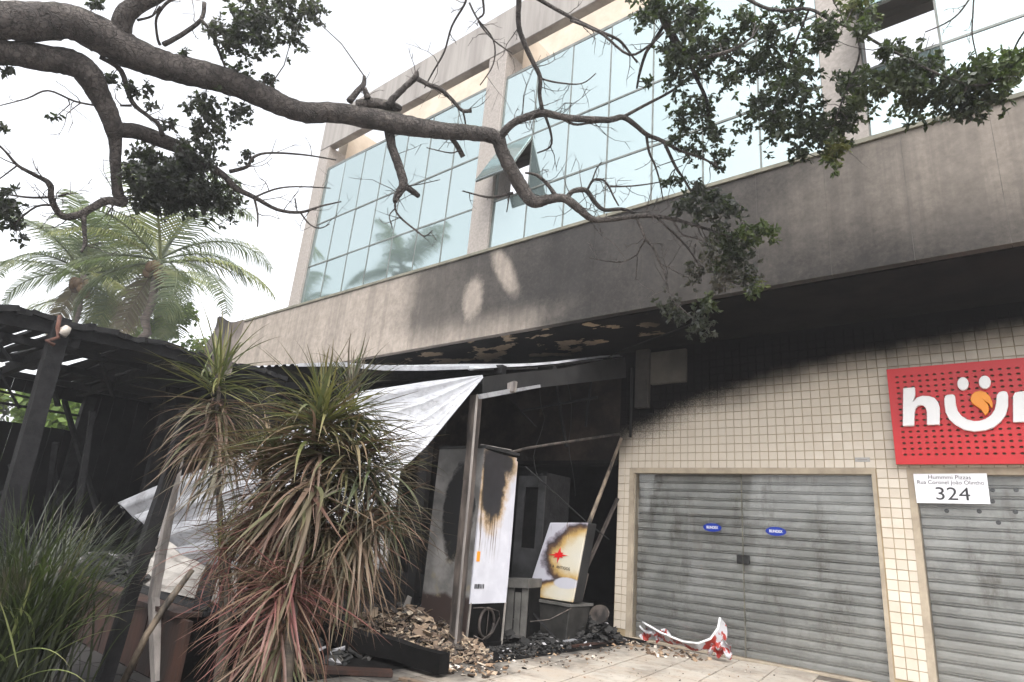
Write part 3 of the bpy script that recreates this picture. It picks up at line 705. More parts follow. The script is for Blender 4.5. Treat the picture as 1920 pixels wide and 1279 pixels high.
# posts
def post(name, label, pts, w, h, mat, cat='post', jit=.06, extra=None, cap=True):
    t = thing(name, label, cat, pts[0])
    mb = MB(); 
    for a, b in zip(pts, pts[1:]): mb.beam(a, b, w, h, up=(0, 1, 0), jit=jit, seg=3)
    mb.build('shaft', mat, t)
    return t
pa = [V((-4.45, 4.77, 0)), V((-4.47, 4.77, .9)), P(880, 900, 4.77), P(893, 742, 4.77)]
t = post('steel_post', 'warped rust streaked steel corner post in front of the white fridge', pa, .10, .08, M['steel_burnt'])
mb = MB(); 
for a, b in zip(pa, pa[1:]): mb.beam(a+V((.055, -.045, 0)), b+V((.055, -.045, 0)), .022, .014, up=(0, 1, 0))
mb.build('flange', M['grey_wood'], t)
mb = MB(); mb.box(-4.56, -4.33, 4.68, 4.86, 0, .02); mb.build('foot_plate', M['soot'], t)
pb = [G(768, 1165, 0), P(785, 1000, 5.75), P(802, 832, 5.75), P(806, 760, 5.75)]
t = post('steel_post', 'dark sooted steel channel post left of the grey fridge side', pb, .15, .09, M['sheet_soot'])
mb = MB(); mb.beam(pb[0]+V((-.06, -.05, 0)), pb[2]+V((-.06, -.05, 0)), .02, .012, up=(0, 1, 0)); mb.build('flange', M['steel_burnt'], t)
# the tall fridge
fg = thing('refrigerator', 'tall scorched refrigerator with drip stained white back and exposed compressor', 'refrigerator', (-4.85, 5.33, 0))
X0, X1, Y0, Y1, Z0, Z1 = -5.27, -4.56, 5.06, 5.64, .46, 2.02
mb = MB(); mb.box(X0, X1-.012, Y0+.01, Y1, .05, Z1-.004); mb.build('cabinet', M['soot'], fg)
mb = MB(); mb.box(X0-.004, X1-.02, Y0-.006, Y0+.009, .08, Z1+.03); bevel(mb.build('side_panel', M['fridge_side'], fg), .006)
mb = MB(); mb.grid(lambda u, v: V((X1+.006*math.sin(u*7+v*4), Y0-.01+u*(.58+.02*v), .44+v*1.58-(.06*u if v > .9 else 0))), 12, 24); mb.grid(lambda u, v: V((X1-.009, Y0-.01+u*.58, .44+v*1.56)), 1, 1); mb.build('back_panel', M['fridge_back'], fg, True)
mb = MB(); mb.box(X1+.008, X1+.010, 5.08, 5.13, .85, .95); mb.build('warning_label', M['orange'], fg)
mb = MB()
for k in range(7): mb.box(X1+.009, X1+.011, 5.09+k*.022, 5.09+k*.022+random.uniform(.008, .018), .585, .63)
mb.build('printed_label', M['ink'], fg)
cp_ = MB(); cp_.box(X1-.30, X1-.02, Y0+.03, Y1-.03, .05, .43); cp_.build('compressor_housing', M['char'], fg)
mb = MB(); c0 = V((X1+.01, 5.33, .25)); mb.tube([c0+V((0, .115*math.cos(t*math.pi/12), .14*math.sin(t*math.pi/12))) for t in range(25)], .016, 6); mb.build('fan_ring', M['steel_burnt'], fg, True)
mb = MB(); mb.tube([V((X1+.012, 5.10, .40)), V((X1+.03, 5.2, .405)), V((X1+.03, 5.36, .39)), V((X1+.02, 5.5, .36)), V((X1+.02, 5.56, .2))], .006, 5); mb.tube([V((X1+.02, 5.14, .14)), V((X1+.04, 5.25, .10)), V((X1+.03, 5.42, .16)), V((X1+.02, 5.52, .30))], .008, 5); mb.tube([V((X1+.015, 5.34, .38)), V((X1+.02, 5.33, .04))], .004, 4); mb.build('copper_pipe', M['steel_burnt'], fg, True)
for yy in (Y0+.0, Y1-.02):
    mb = MB(); mb.beam(V((X1-.005, yy, .0)), V((X1-.005, yy+.01, .45)), .016, .016); mb.build('corner_rail', M['sheet_grey'], fg)
mb = MB(); mb.box(X0-.01, X1+.01, Y0-.01, Y1+.01, Z1+.004, Z1+.035); mb.build('top_cap', M['sheet_soot'], fg)
mb = MB(); mb.beam(V((X1+.0, 5.5, Z1+.05)), V((X1-.2, 5.2, Z1+.07)), .05, .008); mb.build('peeled_strip', M['grey_wood'], fg)
mb = MB(); mb.box(X1-.29, X1-.0, Y0+.02, Y1-.02, .01, .06); mb.build('base_frame', M['soot'], fg)
# upright freezer standing further back
fz = thing('upright_freezer', 'sooted upright freezer coloured darker for shade, with a dark window, standing behind the fridge', 'freezer', P(990, 1180, 6.9).xy.to_3d())
a, b = P(965, 1000, 6.9).x, P(1016, 1000, 6.9).x
mb = MB(); mb.box(a, b, 6.93, 7.5, .0, 2.0); mb.build('cabinet', M['char'], fz)
gm = simple('sooted_shaded_enamel', (.009, .009, .009), (.045, .045, .048), 3, .6)  # sooted enamel coloured darker still, shop shade worked into the tone
for (p_, q_, r_, s_) in ((a, a+.12, .5, 1.95), (b-.11, b, .5, 1.95), (a+.121, b-.111, 1.80, 1.95), (a+.121, b-.111, .50, 1.0)):
    mb = MB(); mb.box(p_, q_, 6.9, 6.929, r_, s_); mb.build('door_frame', gm, fz)
mb = MB(); mb.box(a+.122, b-.112, 6.915, 6.928, 1.001, 1.799); mb.build('door_window', M['soot'], fz)
# grey cabinets below
cr = thing('grey_cabinet', 'small grey slatted cabinet wedged between the fridge and the tilted freezer', 'cabinet', P(965, 1190, 6.1).xy.to_3d())
a = P(968, 1140, 6.2)
for k in range(4):
    mb = MB(); mb.beam(V((a.x-.10+k*.085+random.uniform(-.02, .02), 6.2+random.uniform(-.03, .02), .02)), V((a.x-.10+k*.09, 6.21, .56-.05*(k == 2))), .075, .02, up=(0, 1, 0), jit=.06, seg=2); mb.build('slat', M['grey_bin'], cr)
mb = MB(); mb.box(a.x-.16, a.x+.22, 6.16, 6.62, .561, .66); mb.build('top', M['grey_bin'], cr)
mb = MB(); mb.box(a.x-.14, a.x+.20, 6.245, 6.6, .0, .56); mb.build('carcass', M['soot'], cr)
cr.rotation_euler = (0, R_(-4), R_(14))
bn = thing('plastic_bin', 'dark plastic bin standing under the tilted freezer', 'bin', V((-4.62, 6.75, 0)))
mb = MB(); mb.hexa([(-4.86, 6.62, 0), (-4.42, 6.62, 0), (-4.42, 7.0, 0), (-4.86, 7.0, 0)], [(-4.93, 6.58, .40), (-4.36, 6.58, .40), (-4.36, 7.05, .40), (-4.93, 7.05, .40)]); bevel(mb.build('tub', simple('dark_bin', (.012, .0115, .0105), (.04, .038, .035), 6, .6), bn), .01)
mb = MB(); mb.box(-4.96, -4.34, 6.56, 7.07, .401, .43); mb.build('rim', M['grey_bin'], bn)
# tilted freezer with a red star
q4 = [P(986, 1117, 6.6), P(1073, 1130, 6.6), P(1101, 980, 6.6), P(1031, 980, 6.6)]
ts = thing('chest_freezer', 'tilted scorched white freezer door face with a red eight pointed star', 'freezer', q4[0].lerp(q4[1], .5))
def mk_star_face():
    q = Mat('burnt_white_door'); x, y, z, p = q.pos()
    o = q4[0]; ux = (q4[1]-q4[0]); uz = (q4[3]-q4[0])
    # local u,v from x,z
    det = ux.x*uz.z-ux.z*uz.x
    dx = q.math('SUBTRACT', x, o.x); dz = q.math('SUBTRACT', z, o.z)
    u = q.math('DIVIDE', q.math('SUBTRACT', q.math('MULTIPLY', dx, uz.z), q.math('MULTIPLY', dz, uz.x)), det)
    v = q.math('DIVIDE', q.math('SUBTRACT', q.math('MULTIPLY', dz, ux.x), q.math('MULTIPLY', dx, ux.z)), det)
    wob = q.math('MULTIPLY', q.math('SUBTRACT', q.noise(5, 5, .6), .5), .5)
    def ellv(cu, cv, ru, rv):
        a = q.math('DIVIDE', q.math('SUBTRACT', u, cu), ru); b = q.math('DIVIDE', q.math('SUBTRACT', v, cv), rv)
        return q.math('ADD', q.math('SQRT', q.math('ADD', q.math('MULTIPLY', a, a), q.math('MULTIPLY', b, b))), wob)
    d1 = ellv(.92, .60, .88, .46); d2 = ellv(.72, .10, .66, .20)
    d = q.math('MINIMUM', d1, d2)
    c = q.ramp(d, [(0, (.52, .50, .44)), (.45, (.52, .48, .38)), (.68, (.42, .28, .10)), (.80, (.10, .055, .03)), (.88, (.03, .022, .025)), (.98, (.32, .30, .35)), (1.0, (.40, .40, .45))])  # door whites kept low, interior shade mixed into the colour
    w2 = ellv(.76, .23, .26, .07); c = q.mix(q.rng(w2, 1.15, .9), c, (.42, .42, .47))
    dr = q.math('MULTIPLY', q.rng(q.noise(1, 3, .6, stretch=(26, 1, 1.5)), .58, .66), q.rng(v, .70, .86)); c = q.mix(q.math('MULTIPLY', dr, .8), c, (.12, .08, .05))
    q.set(c, .45); return q.m
mb = MB(); mb.prism(q4, (0, .035, 0)); bevel(mb.build('door', mk_star_face(), ts), .008)
mb = MB(); mb.prism([p+V((0, .036, 0)) for p in q4], (.02, .16, .0)); bevel(mb.build('body', M['sheet_soot'], ts), .01)
sc_ = [P(1000+x/7.108, 960+y/7.104, 6.596) for x, y in ((362,470),(368,540),(405,545),(380,565),(465,580),(380,592),(395,612),(352,605),(315,685),(320,605),(262,608),(297,585),(205,570),(300,560),(275,540),(325,545))]
mb = MB(); mb.prism(sc_, (0, -.002, 0)); mb.build('star_emblem', M['red'], ts)
text('printed_line', 'A A  ANTIGOS', .05, P(1049, 1064, 6.594), M['ink'], ts, .0006, False, (math.pi/2, R_(3), 0), .95)
# poles and bars
pr = [V((-4.44, 6.66, 0)), P(1075, 1120, 6.78), P(1093, 1010, 7.15), P(1128, 920, 7.45), P(1165, 822, 7.8)]
t = thing('leaning_pole', 'burnt leaning pole with a peeled pale stretch beside the tiled pillar', 'pole', pr[0])
mb = MB(); mb.tube(pr, [.035, .03, .032, .026, .022], 8); mb.build('shaft', M['ash_pole'], t, True)
mb = MB(); mb.tube([P(1070, 1200, 6.85), P(1100, 1075, 7.1)], .03, 6); mb.build('brace', M['steel_burnt'], t, True)
gp = [P(1086, 1095, 7.25), P(1158, 935, 7.85)]
mb = MB(); mb.beam(gp[0], gp[1], .05, .03); tag(mb.build('leaning_bar', M['steel_burnt'], origin=gp[0]), 'short grey metal bar leaning behind the burnt pole', 'bar')
br = [P(912, 860, 5.2), P(990, 840, 6.0), P(1080, 826, 7.0), P(1162, 814, 7.85)]
mb = MB(); mb.tube(br, .018, 6); tag(mb.build('cross_bar', M['steel_burnt'], None, True, origin=br[0]), 'thin sooted cross bar running from the fridge top to the pillar', 'bar')
rd = [P(985, 875, 6.2), P(1030, 915, 6.6), P(1095, 975, 7.1), P(1142, 1012, 7.5)]
mb = MB(); mb.tube(rd, .009, 5); tag(mb.build('hanging_rod', M['sheet_soot'], None, True, origin=rd[0]), 'thin dark rod hanging diagonally inside the burnt doorway', 'rod')
wr = [P(958, 1160, 6.2), P(990, 1166, 6.3), P(1030, 1162, 6.4), P(1072, 1140, 6.6)]
mb = MB(); mb.tube(wr, .007, 5); tag(mb.build('loose_cable', M['steel_burnt'], None, True, origin=wr[0]), 'loose brown cable sagging below the tilted freezer', 'cable')
pc = [P(1185, 690, 7.9), P(1182, 820, 7.9)]
mb = MB(); mb.tube(pc, .018, 6); tag(mb.build('wall_conduit', M['sheet_soot'], None, True, origin=pc[0]), 'sooty conduit pipe running up the wall corner above the pillar', 'pipe')
# charred remains hanging in and around the lean-to
rr_ = random.Random(3)
for i, (xa, ya, xb, yb, Y0_, Y1_, w_) in enumerate(((930, 720, 1005, 800, 6.2, 6.6, .03), (1040, 705, 1062, 838, 7.4, 7.4, .05), (1110, 700, 1098, 800, 7.8, 7.8, .035), (715, 760, 800, 905, 5.6, 6.4, .06), (980, 770, 1120, 745, 7.2, 7.6, .06), (1000, 1150, 1040, 1195, 6.4, 6.6, .05), (700, 1080, 760, 1160, 5.4, 5.5, .05))):
    a_, b_ = P(xa, ya, Y0_), P(xb, yb, Y1_); mb = MB(); mb.beam(a_, b_, w_, w_*.5, jit=.15, seg=5)
    lab = ('charred lath hanging just right of the white gutter rail', 'dark batten hanging down the scorched header in the middle of the doorway', 'thin charred strip hanging on the scorched header near the pillar', 'charred timber slanting down behind the edge of the white sheet', 'burnt lath lying slanted across the scorched header', 'charred stick leaning at the foot of the tilted freezer', 'charred timber leaning left of the sooted channel post')[i]
    tag(mb.build('charred_lath', M['char'], origin=a_), lab, 'charred timber', 'charred timbers hanging in the burnt shop')
for i, (pts_, lab) in enumerate((((PX(1010, 728, -4.6), P(1020, 790, 6.6), P(1000, 850, 6.6), P(1012, 905, 6.6)), 'thin burnt wire dangling above the dark freezer window'), ((P(1060, 700, 7.6), P(1075, 770, 7.5), P(1066, 840, 7.5), P(1080, 930, 7.4)), 'thin burnt wire dangling in front of the scorched header'), ((P(830, 712, 5.2), P(842, 760, 5.2), P(835, 815, 5.2)), 'thin burnt wire dangling above the grey side of the fridge'))):
    mb = MB(); mb.tube([interp(list(pts_), t_/10)+V((rr_.gauss(0, .01), rr_.gauss(0, .01), 0)) for t_ in range(11)], .005, 5); tag(mb.build('burnt_wire', M['sheet_soot'], None, True, origin=pts_[0]), lab, 'wire', 'burnt wires hanging in the shop')
# torn banner
def mk_torn():
    q = Mat('torn_red_white_print'); c = q.mix(q.rng(q.noise(9, 4, .6), .47, .50), (.30, .03, .02), (.42, .42, .44)); c = q.mix(q.rng(q.noise(7, 5), .6, .66), c, (.10, .05, .05)); q.set(c, .45); return q.m
tn = mk_torn()
tb = thing('torn_banner', 'torn red and white banner strip curled at the foot of the shutter', 'banner', G(1290, 1212))
top = [P(*q_) for q_ in ((1205, 1167, 7.55), (1240, 1187, 7.5), (1280, 1203, 7.45), (1308, 1207, 7.42), (1332, 1198, 7.45), (1346, 1178, 7.5), (1350, 1158, 7.55))]
bot = [P(*q_) for q_ in ((1212, 1180, 7.68), (1243, 1200, 7.62), (1282, 1215, 7.55), (1315, 1221, 7.5), (1345, 1218, 7.55), (1362, 1197, 7.6), (1363, 1172, 7.65))]
mb = MB(); mb.grid(lambda u, v: interp(top, u).lerp(interp(bot, u), v)+V((0, .02*math.sin(u*23), .012*math.sin(u*31+v*4)*v)), 40, 5); mb.grid(lambda u, v: interp(top, u).lerp(interp(bot, u), v)+V((0, .004+.02*math.sin(u*23), .012*math.sin(u*31+v*4)*v)), 40, 5); mb.build('banner_strip', tn, tb, True, fix=False)
mb = MB(); mb.tube([interp(top, i/24) for i in range(25)], .013, 6); mb.build('stiff_edge', M['rim'], tb, True)
def crumple(cx, cy, w, h, Y, seed):
    rr = random.Random(seed); ph = [rr.uniform(0, 6) for _ in range(6)]
    c = P(cx, cy, Y); mb = MB()
    mb.grid(lambda u, v: c+V(((u-.5)*w, .07*math.sin(u*9+ph[0])*math.cos(v*7+ph[1]), (v-.5)*h+.03*math.sin(u*14+ph[2]))), 14, 8)
    mb.grid(lambda u, v: c+V(((u-.5)*w, .004+.07*math.sin(u*9+ph[0])*math.cos(v*7+ph[1]), (v-.5)*h+.03*math.sin(u*14+ph[2]))), 14, 8); return mb
crumple(1228, 1190, .36, .12, 7.6, 3).build('crumpled_piece', tn, tb, True, fix=False)
crumple(1350, 1216, .26, .15, 7.5, 5).build('crumpled_piece', tn, tb, True, fix=False)
# ---------------- heaps and litter
def heap(mb, cx, cy, rx, ry, hgt, n, s0, s1, rnd, flat=.35):
    for _ in range(n):
        a = rnd.uniform(0, 2*math.pi); r = math.sqrt(rnd.random()); x, y = cx+rx*r*math.cos(a), cy+ry*r*math.sin(a)
        z = hgt*max(0, 1-r*r)*rnd.uniform(.75, 1.0)+.004; s = rnd.uniform(s0, s1)
        rot = Matrix.Rotation(rnd.uniform(0, 6.28), 3, 'Z') @ Matrix.Rotation(rnd.uniform(-.7, .7), 3, 'X') @ Matrix.Rotation(rnd.uniform(-.6, .6), 3, 'Y')
        q = [(sx*s*rnd.uniform(.6, 1.1), sy*s*rnd.uniform(.35, .8), sz*s*flat*rnd.uniform(.2, .7)) for sz in (-1, 1) for sx, sy in ((-1,-1),(1,-1),(1,1),(-1,1))]
        q = [V((x, y, z+s*.2))+rot @ V(w) for w in q]; mb.hexa(q[:4], q[4:])
rnd = random.Random(11)
mb = MB(); heap(mb, -5.15, 4.82, 1.05, .52, .24, 1700, .012, .038, rnd, .5); heap(mb, -5.15, 4.82, 1.0, .5, .33, 170, .03, .07, rnd, .16); tag(mb.build('rubble', M['chip'], origin=V((-5.15, 4.82, 0))), 'heap of pale broken tile and brick chips behind the charred beam', 'rubble', kind='stuff')
mb = MB(); heap(mb, -4.62, 7.25, .55, .55, .30, 420, .015, .06, rnd, .25); heap(mb, -4.35, 5.9, .25, 1.3, .03, 600, .006, .028, rnd, .3); heap(mb, -5.0, 6.6, .6, .8, .08, 500, .008, .035, rnd, .3); heap(mb, -6.8, 3.6, 2.3, .95, .12, 800, .015, .07, rnd, .4); heap(mb, -6, 6.2, 1.6, 1.4, .1, 300, .03, .1, rnd); tag(mb.build('ash_debris', M['ash'], origin=V((-5, 5, 0))), 'black ash and charred scraps strewn over the burnt floor', 'debris', kind='stuff')
mb = MB(); heap(mb, -4.05, 4.5, .42, .40, .0, 130, .008, .04, rnd, .3); heap(mb, -3.75, 7.35, .75, .42, .0, 150, .006, .035, rnd, .3); heap(mb, -3.3, 6.2, 1.4, 1.6, .0, 150, .003, .012, rnd, .3); heap(mb, -3.9, 5.6, .35, 1.3, .0, 130, .004, .022, rnd, .3); tag(mb.build('litter', M['litter'], origin=V((-3.8, 6, 0))), 'scattered brown chips and burnt scraps on the pale paving', 'litter', kind='stuff')
bm_ = [G(585, 1178, .13), G(700, 1208, .12), G(833, 1243, .11)]
t = post('charred_beam', 'thick charred black beam lying in front of the rubble heap', bm_, .15, .12, M['soot'], 'beam', .16)
pk = [G(540, 1252, .03), G(735, 1262, .02)]
mb = MB(); mb.beam(pk[0], pk[1], .16, .03); tag(mb.build('scorched_plank', M['char_brown'], origin=pk[0]), 'flat brown plank lying on the scorched ground behind the dracaena', 'plank')
mb = MB(); mb.beam(G(752, 1272, .012), G(800, 1284, .012), .06, .02); tag(mb.build('wood_offcut', M['chip'], origin=G(752, 1272)), 'pale splintered wood offcut on the paving below the charred beam', 'offcut')
wt = [(-5.55, 5.08, .28, .12), (-5.3, 5.1, .30, .10)]
for (i, (x, y, z, s)), lb in zip(enumerate(wt), ('larger pale tile shard sticking up behind the rubble heap', 'smaller pale tile shard leaning at the fridge end of the rubble heap')):
    mb = MB(); mb.hexa([(x-s*.6, y, z-.1), (x+s*.4, y, z-.1), (x+s*.4, y+.015, z-.1), (x-s*.6, y+.015, z-.1)], [(x-s*.1, y+.03, z+s), (x+s*.4, y+.03, z+s*.9), (x+s*.4, y+.045, z+s*.9), (x-s*.1, y+.045, z+s)]); tag(mb.build('tile_shard', M['sheet_grey'], origin=V((x, y, z))), lb, 'tile shard', 'pale tile shards in the rubble')
mb = MB(); c = P(1122, 1152, 7.2); mb.prism([c+V((.13*math.cos(t_*.4), .05*math.sin(t_*.4), .11*math.sin(t_*.4))) for t_ in range(15)], (.01, .02, 0)); tag(mb.build('scorched_disc', M['steel_burnt'], origin=c), 'round scorched disc lying on the debris beside the tiled pillar', 'disc')
mb = MB(); mb.beam(G(1060, 1203, .03), G(1118, 1189, .05), .07, .012); tag(mb.build('white_strip', M['sheet'], origin=G(1090, 1196)), 'short white plastic strip on the black debris by the pole foot', 'strip')
mb = MB(); mb.beam(G(1072, 1212, .02), G(1170, 1200, .02), .05, .02); tag(mb.build('burnt_batten', M['char_brown'], origin=G(1120, 1206)), 'thin reddish batten lying along the edge of the debris', 'batten')

# ---------------- fallen corrugated sheets
def sheet(name, label, topp, botp, ribs, amp, mat, nu=70, nv=60, wave=.02):
    topp = [P(*q_) for q_ in topp]; botp = [P(*q_) for q_ in botp]
    nrm = (topp[-1]-topp[0]).cross(botp[0]-topp[0]).normalized()
    if nrm.y > 0: nrm = -nrm
    ln = max((a-b).length for a, b in zip(topp, botp))
    def fn(off):
        def g(u, v):
            a, b = interp(topp, u), interp(botp, u); w = (a-b).length/ln
            s = (v*ribs) % 1.0; rr = max(0, min(1, (.30-abs(s-.5))/.08))
            return a.lerp(b, v)+nrm*(amp*rr*min(1, w*1.4)+off+wave*math.sin(u*7+v*3)*math.sin(v*5+1))
        return g
    mb = MB(); mb.grid(fn(0), nu, nv); mb.grid(fn(-.004), nu, nv)
    o = mb.build(name, mat, None, True, origin=topp[0].lerp(botp[-1], .5), fix=False); o['label'] = label; return o
o = sheet('corrugated_sheet', 'large white corrugated sheet fallen at a slant from the lean-to roof behind the dracaenas', [(225, 950, 3.0), (330, 905, 3.15), (430, 872, 3.35), (560, 810, 3.75), (680, 738, 4.3), (800, 716, 4.55), (905, 704, 4.74)],
          [(372, 1070, 2.85), (470, 1062, 2.9), (560, 1025, 3.05), (640, 975, 3.35), (705, 925, 3.65), (800, 836, 4.2), (906, 708, 4.72)], 4, .13, M['sheet'], wave=.008)
tag(o, cat='metal sheet')
o = sheet('bent_sheet', 'beige grey bent sheet propped on the deck under the white corrugated sheet', [(308, 1008, 2.82), (345, 1035, 2.82), (385, 1062, 2.8), (450, 1072, 2.8)], [(250, 1108, 2.55), (300, 1108, 2.5), (395, 1128, 2.5), (440, 1135, 2.55)], 3, .018, M['sheet_grey'], 30, 30)
tag(o, cat='metal sheet')

# ================================================================== TIMBER DECK AND BURNT KIOSK
dk = thing('timber_deck', 'low scorched timber deck with brown upright planks under the fallen sheet', 'deck', (-7, 3, 0))
x = -11.4
while x < -4.5:
    w = random.uniform(.17, .24); mb = MB(); jj = random.uniform(0, .02)
    mb.box(x, min(x+w-.012, -4.42), 2.15+jj, 2.18+jj, 0, .40+random.uniform(-.01, .012)); mb.build('front_board', M['char_brown'], dk); x += w
y = 2.12
while y < 4.5:
    w = random.uniform(.14, .2); mb = MB(); mb.box(-11.4+random.uniform(-.05, .05), (-4.5 if y < 2.55 else -6.7)+random.uniform(-.1, .06), y, y+w-.012, .415, .445)
    mb.build('top_board', M['char_brown'] if y < 2.3 else M['char'], dk); y += w
mb = MB(); mb.box(-11.4, -4.6, 2.2, 2.7, .005, .41); mb.box(-11.4, -6.8, 2.702, 4.5, .005, .41); mb.build('frame', M['soot'], dk)
mb = MB(); heap(mb, -7.2, 2.9, 1.9, .55, .14, 500, .015, .06, rnd, .4)
for v_ in mb.v: v_.z += .44
tag(mb.build('deck_ash', M['ash'], origin=V((-6.6, 2.9, .44))), 'ash and burnt scraps heaped on the timber deck', 'debris', kind='stuff')

kk = thing('burnt_kiosk', 'burnt out timber kiosk with a charred sagging board roof and black plank walls', 'kiosk', (-10, 3, 0))
def edge(y): return 2.985+.06*min(1, max(0, (y-1.3)/1.6))+.02*math.sin(y*9)
# roof boards run from the near edge towards the far wall
y = .2; k = 0
while y < 4.62:
    w = random.uniform(.16, .24); gap = .012
    if y < 2.1: gap = random.uniform(.015, .10)
    mb = MB(); x1 = -8.5+random.uniform(-.03, .03); x2 = -12.1
    z1 = edge(y)-.05; z2 = (3.03 if y < 2.45 else 2.86)+random.uniform(-.02, .02)
    mb.beam(V((x1, y+w/2, z1)), V((x2, y+w/2-.1, z2)), w-gap, .035, up=(random.uniform(-.12, .12), random.uniform(-.12, .12), 1), jit=.14, seg=6); mb.build('roof_board', M['char'], kk)
    y += w; k += 1
for i in range(4):
    mb = MB(); yy = .9+i*1.15; mb.beam(V((-8.45, yy, edge(yy)-.14)), V((-12.1, yy, 2.80)), .09, .14, jit=.06, seg=4); mb.build('rafter', M['char'], kk)
for i in range(3):
    mb = MB(); xx = -9.3-i*1.1; mb.beam(V((xx, .2, 2.86-i*.05)), V((xx, 4.6, 2.96-i*.06)), .07, .09, jit=.08, seg=6); mb.build('purlin', M['char'], kk)
mb = MB(); mb.beam(V((-8.46, .2, 2.88)), V((-8.46, 2.95, 3.03)), .10, .17, jit=.08, seg=12); mb.beam(V((-8.46, 2.95, 3.03)), V((-8.46, 4.75, 3.02)), .10, .16, jit=.08, seg=8); mb.build('edge_beam', M['char'], kk)
y = 1.25
while y < 4.6:                                         # burnt shingle ends along the roof edge
    w = random.uniform(.10, .26); mb = MB(); z = edge(y)+.035
    mb.beam(V((-8.40, y, z+random.uniform(-.02, .02))), V((-8.40, y+w, edge(y+w)+.035+random.uniform(-.02, .02))), .14, random.uniform(.04, .075), jit=.15, seg=2); mb.build('shingle', M['char'], kk); y += w*.93
for i in range(9):                                     # rafters and boards fallen inside
    xx, yy = random.uniform(-11.4, -9.0), random.uniform(1.6, 4.0)
    a_ = V((xx, yy, random.uniform(.45, .6))); b_ = V((xx+random.uniform(-1.2, 1.2), yy+random.uniform(-1, 1), random.uniform(1.1, 2.7)))
    mb = MB(); mb.beam(a_, b_, random.uniform(.05, .1), random.uniform(.04, .07), jit=.18, seg=5); mb.build('fallen_rafter', M['char'], kk)
for i in range(5):
    a_ = V((-8.6-random.uniform(0, 2.5), .8+i*.45, 2.93)); mb = MB(); mb.beam(a_, a_+V((random.uniform(-.3, .3), random.uniform(-.3, .5), -random.uniform(.25, .7))), .06, .03, jit=.25, seg=3); mb.build('hanging_lath', M['char'], kk)
# posts of the kiosk
def kpost(top, base, w, mat='char'):
    mb = MB(); mb.beam(base, top, w, w, up=(0, 1, 0), jit=.05, seg=6); return mb.build('post', M[mat], kk)
kp = kpost(PX(116, 606, -8.38), PX(-28, 1120, -8.38), .17)
mb = MB(); c = PX(122, 620, -8.25); mb.tube([c+V((0, -.02, -.06)), c, c+V((0, .02, .05))], [.05, .055, .035], 8); mb.build('insulator', M['porcelain'], kk, True)
mb = MB(); c = PX(105, 615, -8.25); mb.tube([c+V((0, 0, .15)), c+V((.02, .01, 0)), c+V((.0, .05, -.1)), c+V((.02, -.05, -.17)), c+V((.03, .03, -.2))], .022, 6); mb.build('wire_hook', M['rust'], kk, True)
kpost(V((-12, 1.85, 2.75)), V((-12, 1.85, 0)), .14); kpost(V((-12, 3.35, 2.75)), V((-12, 3.35, 0)), .16); kpost(V((-10.2, 3.9, 2.9)), V((-10.2, 3.9, 0)), .14); kpost(V((-8.5, 4.55, 3.0)), V((-8.5, 4.55, 0)), .16)
# far wall: planks with the window opening between
y = .0
while y < 8.0:
    w = random.uniform(.15, .2); inwin = 1.3 < y+w/2 < 3.27
    spans = [(0, 2.16+random.uniform(-.01, .01)), (2.63, 2.86)] if inwin else [(0, 2.86 if y < 3.2 else 3.9)]
    for a, b in spans:
        mb = MB(); mb.box(-12.07+random.uniform(-.01, .01), -12.04, y, y+w-.006, a, b); mb.build('wall_plank', M['soot'], kk)
    y += w
mb = MB(); mb.beam(V((-12.02, 1.2, 2.40)), V((-12.02, 3.3, 2.42)), .04, .035); mb.build('window_bar', M['char'], kk)
mb = MB(); mb.beam(V((-12.02, 1.2, 2.62)), V((-12.02, 2.6, 2.56)), .04, .03); mb.build('window_bar', M['char'], kk)
# curled tin on the roof edge
mb = MB(); tp = [PX(432, 600, -8.3), PX(412, 655, -8.3), PX(405, 700, -8.3)]
pts = []
mb.grid(lambda u, v: interp(tp, u)+V((.10*math.sin((v-.5)*2.6), .14*math.sin((v-.5)*3.0)+.02*math.sin(u*9), .03*math.sin(v*9)*(1-u))), 10, 8); mb.grid(lambda u, v: interp(tp, u)+V((.006+.10*math.sin((v-.5)*2.6), .005+.14*math.sin((v-.5)*3.0)+.02*math.sin(u*9), .03*math.sin(v*9)*(1-u))), 10, 8)
tag(mb.build('curled_tin', M['steel_burnt'], None, True, origin=tp[1], fix=False), 'curled burnt tin flashing standing up at the kiosk roof end', 'flashing')
# black and grey posts in front of the deck
bp = [G(195, 1279), PX(262, 1060, -4.86), PX(330, 850, -4.9), PX(352, 770, -4.92)]
post('charred_post', 'leaning charred black post crossing in front of the white corrugated sheet', bp, .075, .085, M['char'], jit=.05)
gp = [G(295, 1279), P(288, 1120, 2.12), P(302, 1040, 2.12), P(318, 960, 2.14), P(345, 800, 2.2)]
post('grey_pole', 'thin weathered grey wooden pole standing beside the leaning black post', gp, .062, .055, M['grey_wood'], 'pole', .08)
yp = [G(232, 1279), P(275, 1190, 2.02), P(318, 1125, 2.1), P(361, 1068, 2.2)]
t = thing('burnt_pole', 'half burnt pole with peeled golden patches leaning across the grey pole', 'pole', yp[0])
mb = MB(); mb.tube(yp, [.026, .022, .024, .018], 8); mb.build('shaft', M['ash_pole'], t, True)
dp = [P(372, 1150, 2.3), P(398, 1065, 2.45)]
mb = MB(); mb.beam(dp[0], dp[1], .10, .08, jit=.1, seg=3); tag(mb.build('charred_stub', M['char'], origin=dp[0]), 'short charred stub propped against the beige sheet', 'stub')
